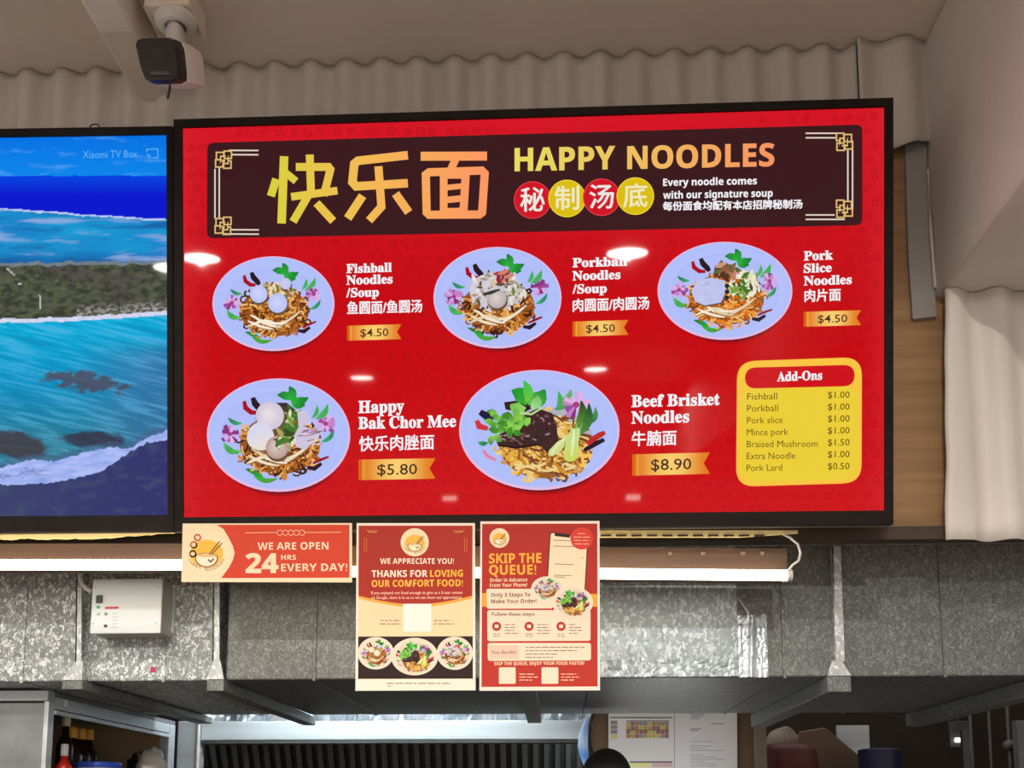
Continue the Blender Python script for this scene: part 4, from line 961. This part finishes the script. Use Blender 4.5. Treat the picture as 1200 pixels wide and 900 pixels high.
# ------------------------------------------------------------------ hood, kitchen
HY = 3.45
a, b = at(236, 845.5, HY), at(692, 866, HY)
t = thing('cooker_hood', ((a.x+b.x)/2, HY+.3, b.z-.3), 'stainless extractor hood with dark baffle filters under the ducts', 'extractor hood')
m = MB(); m.box((a.x, HY, b.z), (b.x, HY+.025, a.z)); m.build('front_band', M_STEEL, t, bevel=.003)
m = MB(); m.box((a.x, HY+.0, b.z-.012), (b.x, HY+.04, b.z-.001)); m.build('lower_lip', M_LOUVRE, t)
m = MB(); m.box((a.x, HY+.026, a.z-.012), (b.x, 4.3, a.z)); m.build('hood_top', M_STEEL, t)
m = MB(); q = at(208, 855, HY-.02); q2 = at(234, 855, HY-.02)
m.box((q.x, HY-.02, 0.9), (q2.x-.004, HY+.05, a.z)); m.build('side_post', M_STEEL, t, bevel=.004)
m = MB(); m.tube([(q2.x-.002, HY-.024, 1.2), (q2.x-.002, HY-.024, a.z)], .006, 10); m.build('edge_rail', M_WHITEPL, t)
nl = 36
for i in range(nl):
    x = a.x+.02+(b.x-a.x-.03)*i/(nl-1); m = MB(); z0 = b.z-.014
    P_ = [Vector((x, HY+.03, z0)), Vector((x+.019, HY+.03, z0)), Vector((x+.019, HY+.20, z0-.30)), Vector((x, HY+.20, z0-.30))]
    m.prism(P_, Vector((0, .006, .004))); m.build('baffle', M_LOUVRE, t, bevel=.002)
m = MB(); m.hexa([Vector((a.x, HY+.05, b.z-.014)), Vector((b.x, HY+.05, b.z-.014)), Vector((b.x, HY+.06, b.z-.014)), Vector((a.x, HY+.06, b.z-.014)), Vector((a.x, HY+.235, b.z-.33)), Vector((b.x, HY+.235, b.z-.33)), Vector((b.x, HY+.245, b.z-.33)), Vector((a.x, HY+.245, b.z-.33))])
m.build('filter_back', M_BLACK, t)
# crumpled foil lining behind the hood top
fz0, fz1 = at(500, 846, 3.75).z, at(500, 800, 3.75).z; fx0, fx1 = at(225, 840, 3.75).x, at(694, 840, 3.75).x
m = MB(); m.grid(lambda i, j: (fx0+(fx1-fx0)*i, 3.75-.05*noise.noise((i*16, j*4, 0))-.03*noise.noise((i*50, j*9, 5)), fz0-.02+(fz1+.3-fz0)*j), 120, 20)
o = single('foil_lining', m, M_FOIL, 'crumpled bright aluminium foil lining above the extractor hood', 'foil')
so = o.modifiers.new('solid', 'SOLIDIFY'); so.thickness = .003
# added lamp, hidden behind the ducts, put in to brighten hood and foil
t = thing('added_hood_lamp', (-.25, 3.2, 2.06), 'added unseen tube lamp above the extractor hood, behind the ducts', 'lamp')
m = MB(); m.tube([(-1.05, 3.2, 2.07), (-.12, 3.2, 2.07)], .014, 12); m.build('tube', emitter('added_hood_tube', (.86, .95, 1.0, 1), 64), t)
m = MB(); m.box((-1.1, 3.17, 2.09), (-.09, 3.23, 2.13)); m.build('body', M_WHITEPL, t)
m = MB(); m.box((-.105, 3.12, 1.97), (-.09, 3.28, 2.0899)); m.build('light_shield', M_BLACK, t)  # added plate that keeps this lamp's light off the right-hand kitchen
m = MB(); m.box((-.62, 3.19, 2.13), (-.60, 3.21, ZC-.001)); m.build('stem', M_WHITEPL, t)

t = thing('added_notice_lamp', (.27, 3.15, .9), 'added unseen tube lamp under the notices, just below view', 'lamp')  # added lamp below the frame, put in to brighten the notices
m = MB(); m.tube([(.08, 3.15, 1.40), (.46, 3.15, 1.40)], .012, 12); m.build('tube', emitter('added_notice_tube', (.92, .97, 1.0, 1), 42), t)
m = MB(); m.box((.06, 3.12, 1.36), (.48, 3.18, 1.385)); m.box((.26, 3.14, 0), (.28, 3.16, 1.36)); m.build('stand', M_LOUVRE, t)

# steel cabinet at left with its open side towards the stall
CY0, CY1 = 2.42, 3.25
zt = at(30, 809, CY0).z; xr = at(58, 812, CY0).x; xl = at(-160, 812, CY0).x
t = thing('steel_cabinet', ((xl+xr)/2, (CY0+CY1)/2, 0), 'stainless shelf cabinet at lower left with an open side full of bottles', 'cabinet')
m = MB(); m.box((xl, CY0, .0), (xr-.012, CY0+.02, zt-.03)); m.build('front_panel', M_STEELD, t, bevel=.003)
m = MB(); m.box((xl, CY0-.006, zt-.026), (xr, CY0+.03, zt)); m.build('top_trim', M_STEEL, t, bevel=.003)
m = MB(); m.box((xr-.012, CY0, 0), (xr, CY0+.03, zt-.026)); m.build('corner_post', M_STEEL, t, bevel=.002)
m = MB(); m.box((xl, CY0+.03, zt-.012), (xr, CY1, zt-.001)); m.build('top_panel', M_STEELD, t)
m = MB(); m.box((xr-.010, CY0+.03, zt-.042), (xr, CY1-.04, zt-.013)); m.box((xr-.004, CY0+.03, zt-.056), (xr+.004, CY1-.04, zt-.046)); m.build('side_rail', M_STEEL, t)
m = MB(); m.box((xr-.03, CY1-.05, 0), (xr+.002, CY1, zt-.013)); m.build('back_post', M_STEEL, t, bevel=.003)
m = MB(); m.box((xl, CY1-.05, 0), (xr-.03, CY1-.03, zt-.013)); m.build('back_panel', M_CABIN, t)
zs = at(100, 925, 2.9).z
m = MB(); m.box((xl+.01, CY0+.021, zs-.02), (xr-.012, CY1-.051, zs)); m.build('shelf', M_STEELD, t)
m = MB(); m.box((xl, CY0+.02, 0), (xl+.01, CY1-.05, zt-.013)); m.build('side_panel', M_CABIN, t)
m = MB(); p = at(83, 824, 2.5); m.tube([(xr+.003, p.y, p.z+.008), (xr+.004, p.y, p.z-.010)], .005, 10); m.build('catch', M_WHITEPL, t)
def bottle(px, pytop, Y, r, body_h, m_body, m_cap, label, neck=True, lab=None):
    p = at(px, pytop, Y); H = p.z-zs-.0004
    t = thing('sauce_bottle', (p.x, Y, zs), label, 'bottle', 'bottles in the steel cabinet')
    m = MB(); hb = H-.03
    m.lathe([(r*.9, 0), (r, .006), (r, hb*.62), (r*.8, hb*.74), (r*.42, hb*.86), (r*.40, hb)], (p.x, Y, zs+.0004), 20); m.build('body', m_body, t, smooth=True)
    m = MB(); m.lathe([(r*.50, 0), (r*.50, .024), (r*.42, .03)], (p.x, Y, zs+.0004+hb), 16); m.build('cap', m_cap, t)
    if lab:
        m = MB(); m.lathe([(r*1.015, hb*.2), (r*1.02, hb*.21), (r*1.02, hb*.5), (r*1.015, hb*.51)], (p.x, Y, zs+.0004), 20); m.build('paper_label', lab, t)
LABW = mottled('patterned_label', C(190, 180, 170), C(60, 40, 40), 60, .6)
LABY = mat('yellow_label', C(206, 176, 60), .6)
bottle(84.5, 852, 2.72, .030, .2, M_SAUCE, M_YEL, 'dark sauce bottle with a yellow cap, leftmost of the three in the cabinet', lab=LABW)
bottle(95, 854, 2.80, .030, .2, M_SAUCE, M_YEL, 'dark sauce bottle with a yellow cap, middle of the three in the cabinet', lab=LABW)
bottle(104, 855, 2.88, .030, .2, M_SAUCE, M_YEL, 'dark sauce bottle with a yellow cap, rightmost of the three in the cabinet', lab=LABY)
bottle(78, 838, 2.66, .022, .2, M_SAUCE, mat('white_tall_cap', C(220, 206, 170), .4), 'tall slim bottle with a cream cap beside the cabinet corner post')
bottle(76, 872, 2.55, .020, .2, M_REDB, mat('checked_cap', C(210, 206, 206), .4), 'red sauce bottle with a white cap at the cabinet front')
p = at(115, 895, 2.72)
t = thing('blue_tub', (p.x, 2.72, zs), 'tub with a bright blue lid on the cabinet shelf', 'tub')
m = MB(); m.lathe([(.05, 0), (.058, (p.z-zs)*.8)], (p.x, 2.72, zs+.0004), 24); m.build('body', M_WHITEPL, t)
m = MB(); m.lathe([(.060, 0), (.062, .006), (.060, .014), (.052, .016)], (p.x, 2.72, zs+(p.z-zs)*.8+.001), 24); m.build('lid', M_BLUEL, t)
def lump(c, rx, ry, rz, seed, amp=.25, n=20):
    m = MB(); c = Vector(c)
    def fn(i, j):
        th, ph = 2*math.pi*i, math.pi*(j*.98+.01); dd = Vector((math.sin(ph)*math.cos(th), math.sin(ph)*math.sin(th), math.cos(ph)))
        k = 1+amp*noise.noise(dd*2.3+Vector((seed, 0, 0)))+amp*.5*noise.noise(dd*5+Vector((seed, 0, 0)))
        return (c.x+dd.x*rx*k, c.y+dd.y*ry*k, c.z+dd.z*rz*k)
    m.grid(fn, n, n); return m
p = at(186, 890, 3.02); single('white_bag', lump((p.x-.01, 2.99, zs+.068), .04, .045, .055, 3), M_WHITEBAG, 'crumpled white plastic bag at the right of the cabinet shelf', 'bag', smooth=True)
p = at(168, 882, 3.05); single('dark_bag', lump((p.x-.015, 3.06, zs+.062), .034, .04, .055, 8), M_CLOTH, 'dark bag standing beside the crumpled white bag in the cabinet', 'bag', smooth=True)

# white notices, tray, person, bag
NYY = 3.36
p, p2 = at(862, 826, NYY+.03), at(1050, 826, NYY)
m = MB(); m.box((at(690, 820, NYY+.03).x+.03, NYY+.012, 0), (at(884, 830, NYY).x, NYY+.03, at(700, 800, NYY).z)); struct('trim_4', m, M_TRAY)
Q = ((713, 827.5), (790, 827), (790, 936), (713, 936)); Q2 = ((790.6, 827), (863.5, 827), (864.5, 936), (790.6, 936))
P4, t4 = sheet('roster_notice', Q, NYY, 'white notice sheet with a coloured roster table, left of two above the black cap')
paper(P4, t4, Q, C(226, 222, 220))
d = Draw(P4); d.ribbon([(715, 841), (788, 841)], 1.2, 1, C(70, 60, 62)); rr = random.Random(4)
for r_ in range(4): d.poly([(715.5, 844.5+r_*5.4), (723.5, 844.5+r_*5.4), (723.5, 849+r_*5.4), (715.5, 849+r_*5.4)], 1, C(150, 140, 140) if r_ < 3 else C(226, 214, 130))
for r_ in range(4):
    for c in range(10):
        x = 734+c*5; y = 846+r_*4.8
        d.poly([(x, y), (x+4.7, y), (x+4.7, y+4.4), (x, y+4.4)], 1, rr.choice((C(176, 140, 90), C(200, 186, 110), C(160, 110, 110), C(150, 144, 150), C(196, 160, 90))))
d.ribbon([(734, 845), (784, 845)], 1.0, 1.5, C(80, 70, 76)); d.ribbon([(734, 855.6), (784, 855.6)], .7, 1.5, C(96, 84, 80))
d.make('printed_table', t4, M_PAPER); d = Draw(P4); d.ribbon([(738, 893), (788, 893)], 1.6, 1.2, C(110, 100, 96)); d.poly([(738, 894), (762, 894), (762, 899), (738, 899)], 1, C(226, 226, 150)); d.poly([(764, 894), (788, 894), (788, 899), (764, 899)], 1, C(216, 180, 180))
d.make('printed_table', t4, M_PAPER)
P5, t5 = sheet('letter_notice', Q2, NYY-.002, 'white typed letter sheet, right of the coloured roster notice')
paper(P5, t5, Q2, C(224, 222, 222))
d = Draw(P5); rr = random.Random(9)
for y, xa, xb in ((837, 809, 826), (839.5, 810, 824), (842, 809, 820), (854, 809, 822), (856, 809, 818), (848, 833, 849)): d.ribbon([(xa, y), (xb, y)], 1.0, 1, C(140, 136, 140))
for i in range(12):
    y = 869+i*2.6
    if i in (1, 5): continue
    d.ribbon([(809, y), (809+rr.uniform(14, 44), y)], .8, 1, C(166, 168, 184))
d.make('typed_lines', t5, M_PAPER)
m = MB(); c = at(757, 862, NYY+.005); R_ = 67/1200*NYY
t = thing('round_tray', c, 'round brown tray with a black rim hanging behind the white notices', 'tray')
m.lathe([(R_*.96, 0), (R_*.96, .004), (R_*.2, .0035)], (c.x, NYY+.011, c.z), 64, Vector((0, -1, 0))); m.build('tray_base', M_TRAY, t)
m = MB(); m.tube([(c.x+R_*math.cos(k*math.pi/32), NYY+.006, c.z+R_*math.sin(k*math.pi/32)) for k in range(65)], .006, 8, False); m.build('rim', M_BLACK, t, smooth=True)
BLUEBAG = mottled('blue_white_plastic', C(84, 150, 226), C(226, 236, 244), 10, .35)
m = MB(); ctr = [(689, 840), (685.5, 850), (683.5, 862), (683, 874), (684.5, 886), (687, 898)]; wid = [1.5, 3.5, 5.5, 6, 5.0, 2.5]
def bagf(i, j):
    t = j*(len(ctr)-1); k = min(int(t), len(ctr)-2); f = t-k
    x = ctr[k][0]*(1-f)+ctr[k+1][0]*f; y = ctr[k][1]*(1-f)+ctr[k+1][1]*f; w_ = wid[k]*(1-f)+wid[k+1]*f; an = 2*math.pi*i
    p = at(x+w_*math.cos(an), y, 3.33); return (p.x, 3.33+.012*math.sin(an), p.z)
m.grid(bagf, 16, 20); single('blue_packet', m, BLUEBAG, 'slim blue and white plastic packet hanging at the left rim of the brown tray', 'packet', smooth=True)

# person in a black cap (only the crown reaches into view)
HX, HYp, HTOP = at(711, 876.5, 2.95).x, 2.95, at(711, 876.5, 2.95).z
def skin_body(root, joints, edges, name, m_):
    me = bpy.data.meshes.new(name); inv = WMX[root.name].inverted()
    me.from_pydata([inv @ Vector(j[:3]) for j in joints], edges, []); o = bpy.data.objects.new(name, me); COL.objects.link(o); o.parent = root
    sk = o.modifiers.new('skin', 'SKIN'); sk.use_smooth_shade = True
    me.skin_vertices.new() if not me.skin_vertices else None
    for i, j in enumerate(joints): me.skin_vertices[0].data[i].radius = (j[3], j[4] if len(j) > 4 else j[3]); me.skin_vertices[0].data[i].use_root = (i == 0)
    s = o.modifiers.new('sub', 'SUBSURF'); s.levels = 2; s.render_levels = 2; me.materials.append(m_); WMX[o.name] = WMX[root.name]; return o
pr = thing('person', (HX, HYp, 0), 'person in a smooth black cap at the cooker, only the crown showing below the notices', 'person')
h = HTOP-.012; x = HX; y = HYp
J = [(x, y, .53*h, .125, .10), (x, y, .64*h, .125, .09), (x, y, .76*h, .15, .10), (x, y-.0, .825*h, .075, .07), (x, y, .86*h, .052), (x, y+.012, .90*h, .066, .075), (x, y+.015, .95*h, .070, .088),
     (x-.17, y, .81*h, .055), (x-.23, y+.03, .64*h, .042), (x-.17, y+.24, .60*h, .032), (x-.16, y+.30, .60*h, .022),
     (x+.17, y, .81*h, .055), (x+.23, y+.03, .64*h, .042), (x+.17, y+.24, .60*h, .032), (x+.16, y+.30, .60*h, .022),
     (x-.10, y, .48*h, .085), (x-.11, y+.01, .27*h, .058), (x-.11, y-.02, .05*h, .040), (x-.12, y+.11, .025*h, .034),
     (x+.10, y, .48*h, .085), (x+.11, y+.01, .27*h, .058), (x+.11, y-.02, .05*h, .040), (x+.12, y+.11, .025*h, .034)]
E_ = [(0,1),(1,2),(2,3),(3,4),(4,5),(5,6),(2,7),(7,8),(8,9),(9,10),(2,11),(11,12),(12,13),(13,14),(0,15),(15,16),(16,17),(17,18),(0,19),(19,20),(20,21),(21,22)]
skin_body(pr, J, E_, 'body', M_CLOTH)
m = MB(); RW = 29/1200*2.95*1.0
prof = [(RW*1.0, 0), (RW*1.02, .02)]+[(RW*1.02*math.cos(a), .02+(.085)*math.sin(a)) for a in [k*math.pi/2/9 for k in range(1, 9)]]+[(.003, .105)]
m.lathe(prof, (x, y+.012, HTOP-.105), 32); m.build('cap', M_CLOTH, pr, smooth=True)

# right-hand side of the kitchen
m = MB(); p, p2 = at(885, 832, 3.30), at(897, 832, 3.30); m.box((p.x, 3.30, 0), (p2.x, 3.34, dz0-.001)); single('steel_post', m, mottled('tan_post', C(100, 88, 72), C(116, 102, 84), 5, .5), 'tan upright post right of the typed letter notice', 'post')
SHZ = at(950, 925, 3.4).z
t = thing('kitchen_rack', (at(980, 930, 3.5).x, 3.5, 0), 'dark steel rack at lower right holding the red and blue tubs', 'rack')
xa, xb = at(899, 900, 3.45).x, at(1195, 900, 3.45).x
m = MB(); m.box((xa, 3.25, SHZ-.02), (xb, 3.85, SHZ)); m.build('shelf', M_STEELD, t)
for i, x in enumerate((xa+.02, at(1050, 900, 3.3).x, xb-.02)):
    m = MB(); m.box((x-.012, 3.83, 0), (x+.012, 3.85, 1.86)); m.box((x-.012, 3.26, 0), (x+.012, 3.28, SHZ-.02)); m.build('upright', M_LOUVRE, t)
c = at(924, 905, 3.42); R_ = 36/1200*3.42
m = MB(); m.lathe([(R_*.75, 0), (R_*1.0, c.z-SHZ), (R_*.97, c.z-SHZ+.004), (R_*.9, c.z-SHZ+.07), (R_*.6, c.z-SHZ+.092), (.01, c.z-SHZ+.098)], (c.x, 3.42, SHZ+.0005), 36)
single('red_tub', m, M_RED, 'round dark red tub with a domed lid on the right rack', 'tub', smooth=True)
c = at(1030, 878, 3.46)
m = MB(); m.lathe([(.055, 0), (.066, .06), (.068, c.z-SHZ-.004), (.06, c.z-SHZ)], (c.x, 3.46, SHZ+.0005), 32); single('blue_tub', m, M_BLUE, 'dark blue tub on the rack right of the leaning board', 'tub')
p, p2 = at(899, 850, 3.66), at(945, 880, 3.66)
m = lump(((p.x+p2.x)/2, 3.70, (SHZ+p.z)/2+.012), (p2.x-p.x)*.58, .05, (p.z-SHZ)*.42, 5, .12); single('pale_sack', m, M_CLOTHPALE, 'pale crumpled sack behind the red tub', 'sack', smooth=True)
q = [at(938, 858, 3.60), at(968, 853, 3.60), at(1016, 893, 3.60), at(1026, 923, 3.60), at(980, 923, 3.60), at(936, 884, 3.60)]
m = MB(); m.prism(q, Vector((0, .03, .004))); single('leaning_board', m, M_CARD, 'brown board leaning on the rack between the red and blue tubs', 'board', bevel=.003)
p, p2 = at(980, 850, 3.72), at(1020, 884, 3.72)
m = MB(); m.box((p.x, 3.72, SHZ+.0005), (p2.x, 3.73, p.z)); single('metal_tray', m, M_STEEL, 'upright shiny metal tray behind the brown leaning board', 'tray', bevel=.002)
p, p2 = at(864, 832, 3.42), at(884, 832, 3.42)
m = MB(); m.box((p.x, 3.43, 1.2), (p2.x, 3.44, p.z)); single('steel_sheet', m, M_STEELD, 'narrow steel sheet between the letter notice and tan post', 'sheet')
p, p2 = at(1117, 864.5, 4.0), at(1135.5, 870, 4.0)
t = thing('small_lamp', ((p.x+p2.x)/2, 4.0, p2.z), 'small bright white lamp glowing in the dark kitchen at right', 'lamp')
m = MB(); zc = (p.z+p2.z)/2; m.tube([(p.x+.008, 4.0, zc), (p2.x-.008, 4.0, zc)], .009, 12); m.build('lamp_tube', emitter('white_lamp', (1, .98, .95, 1), 2.2), t)
m = MB(); m.box((p.x-.01, 4.012, zc-.03), (p2.x+.01, 4.03, zc+.075)); m.build('housing', M_LOUVRE, t, bevel=.004)
m = MB(); m.tube([((p.x+p2.x)/2, 4.022, zc+.075), ((p.x+p2.x)/2, 4.022, 2.6)], .006, 8); m.build('stem', M_LOUVRE, t)
for x, lab, r in ((1138, 'thin dark pipe standing just right of the small glowing lamp', .008), (1160, 'thin dark pipe second right of the small glowing lamp', .007), (1182, 'dark pipe with a round joint near the right edge', .009)):
    p = at(x, 860, 3.95); t = thing('dark_pipe', (p.x, 3.95, 0), lab, 'pipe')
    m = MB(); m.tube([(p.x, 3.95, 0), (p.x, 3.95, 2.4)], r, 10); m.build('pipe', M_LOUVRE, t, smooth=True)
    if x == 1182:
        q = at(1184, 873, 3.95); m = MB(); m.lathe([(.006, -.02), (.02, -.012), (.024, 0), (.02, .012), (.006, .02)], (p.x, 3.95, q.z), 16); m.build('joint', M_STEELD, t)
p = at(1191, 844, 3.8); m = MB(); m.box((p.x, 3.80, 0), (p.x+.4, 3.84, p.z)); single('grey_cupboard_side', m, M_STEELD, 'grey cupboard edge at the extreme lower right', 'cupboard')

# ------------------------------------------------------------------ security camera
ZP = ZC-.055
t = thing('security_camera', at(205, 30, 1.9), 'white bullet security camera with a black face under the ceiling', 'security camera')
# junction box on the ceiling
f0 = atz(190, 49, ZP); f1 = atz(242, 49, ZP); n0 = atz(165, 6, ZP); 
m = MB(); m.box((f0.x, n0.y, ZP), (f1.x, f0.y, ZC-.0005)); m.build('junction_box', M_CEIL, t, bevel=.004)
m = MB(); e0 = f1.x; m.box((e0-.006, n0.y, ZP-.003), (e0, f0.y, ZP-.0002)); m.box((f0.x, n0.y, ZP-.003), (f0.x+.005, f0.y, ZP-.0002)); m.build('box_edge', M_WHITEPL, t)
fc = atz(206, 27, ZP-.012); RB = 24/1200*(fc-EYE).dot(FWD)
m = MB(); m.lathe([(RB*.7, 0), (RB, .006), (RB, .017), (RB*.9, .022)], (fc.x, fc.y, ZP-.022), 32); m.build('mount_flange', M_WHITEPL, t, smooth=False)
DF = (fc-EYE).dot(FWD)
def atd(x, y, D): return EYE + ray(x, y)*D
FD = DF*.90
face = [(157.5, 52), (159.5, 45.5), (166, 43.5), (196, 42.8), (203, 45.5), (207, 55), (210, 84), (209.5, 92), (203, 95.5), (175, 96.5), (169, 93), (164, 80)]
fctr = atd(184, 70, FD)
axis = (RIGHT*.20 + FWD*.88 + UP*.36).normalized()
ring0 = [atd(x_, y_, FD) for x_, y_ in face]
def ring(k, off): return [fctr + (p-fctr)*k + axis*off for p in ring0]
m = MB(); R_ = [[m.vert(p) for p in ring(k, o_)] for k, o_ in ((.82, -.001), (.93, -.001), (.985, .006), (1, .014), (1, .03))]
for A_, B_ in zip(R_, R_[1:]):
    for j in range(12): m.face((A_[j], A_[(j+1) % 12], B_[(j+1) % 12], B_[j]))
m.face(R_[0][::-1]); m.face(R_[-1]); m.build('front_face', M_GLASSBLK, t, smooth=False)
m = MB(); R_ = [[m.vert(p) for p in ring(k, o_)] for k, o_ in ((.99, .0305), (1.03, .032), (1.0, .07), (.9, .11), (.66, .125))]
for A_, B_ in zip(R_, R_[1:]):
    for j in range(12): m.face((A_[j], A_[(j+1) % 12], B_[(j+1) % 12], B_[j]))
m.face(R_[0][::-1]); m.face(R_[-1]); m.build('housing', M_WHITEPL, t, smooth=False)
nb = (EYE-fctr).normalized()
m = MB(); q = [atd(x_, y_, FD*.999) for x_, y_ in ((175, 83.5), (198, 83.5), (199, 88), (176.5, 88))]; m.prism(q, nb*.0012); m.build('sensor_strip', mat('grey_sensor', C(70, 66, 68), .3), t)
m = MB(); q = atd(186, 66, FD*.998); m.lathe([(.014, 0), (.014, .0015), (.009, .0018)], q, 20, nb); m.build('camera_lens', M_GLASSBLK, t)
bc = fctr+axis*.085+UP*.02
m = MB(); m.tube([Vector((fc.x, fc.y, ZP-.022)), Vector((fc.x, fc.y, ZP-.035)), (Vector((fc.x, fc.y, ZP-.06))+bc)/2, bc], [.022, .020, .018, .018], 16); m.build('arm', M_WHITEPL, t, smooth=True)
m = MB(); m.tube([atd(199, 93, FD*1.01), atd(199, 104, FD*1.02), atd(196.5, 115, FD*1.03)], .0024, 8); m.build('cable', M_BLACK, t)

# ------------------------------------------------------------------ room lamps behind the viewer (mirrored in the glossy menu screen)
def mirrored(px, py):
    u, v = PR.uv(px, py); P = PR.c+PR.u*u+PR.v*v; dd = (P-EYE).normalized(); return P, dd-PR.n*2*dd.dot(PR.n)
G = 'round ceiling downlights'
for i, (px, py, r, lab, pw) in enumerate(((235, 303, .075, 'round ceiling downlight near the viewer, mirrored at the left edge of the menu screen', 1), (735, 297, .082, 'round ceiling downlight near the viewer, mirrored beside the porkball dish', 1.0), (424, 443, .075, 'round ceiling downlight farther back, mirrored above the bak chor mee name', 7), (698, 433, .075, 'round ceiling downlight farther back, mirrored above the beef brisket bowl', 7))):
    P, rd = mirrored(px, py); L = P+rd*((ZC-.004-P.z)/rd.z)
    t = thing('ceiling_downlight', L, lab, 'downlight', G)
    m = MB(); m.lathe([(r+.014, 0), (r+.014, .003), (r, .003)], (L.x, L.y, ZC-.0035), 32); m.build('trim_ring', M_WHITEPL, t)
    m = MB(); m.lathe([(r, 0), (r, .001)], (L.x, L.y, ZC-.0052), 32); m.build('lens', M_LAMP, t)
    ld = bpy.data.lights.new('lamp', 'SPOT'); ld.energy = DOWNLIGHT_W*pw; ld.spot_size = math.radians(162); ld.spot_blend = .15; ld.shadow_soft_size = .012; ld.color = (1.0, .95, .88)
    lo = bpy.data.objects.new('lamp', ld); COL.objects.link(lo); lo.parent = t; lo.location = (0, 0, -.006)
for px, py, r, lab in ((527, 584, .05, 'far tube lamp in the hall, mirrored faintly left of the beef bowl'), (742, 583, .06, 'far tube lamp in the hall, mirrored under the beef bowl price')):
    P, rd = mirrored(px, py); L = P+rd*((-5.2-P.y)/rd.y)
    t = thing('hall_lamp', L, lab, 'lamp')
    m = MB(); m.tube([(L.x-.06, L.y, L.z), (L.x+.06, L.y, L.z)], r*.4, 12); m.build('tube', M_LAMPFAR, t)
    m = MB(); m.tube([(L.x, L.y, L.z+r), (L.x, L.y, ZC-.001)], .006, 8); m.build('stem', M_WHITEPL, t)
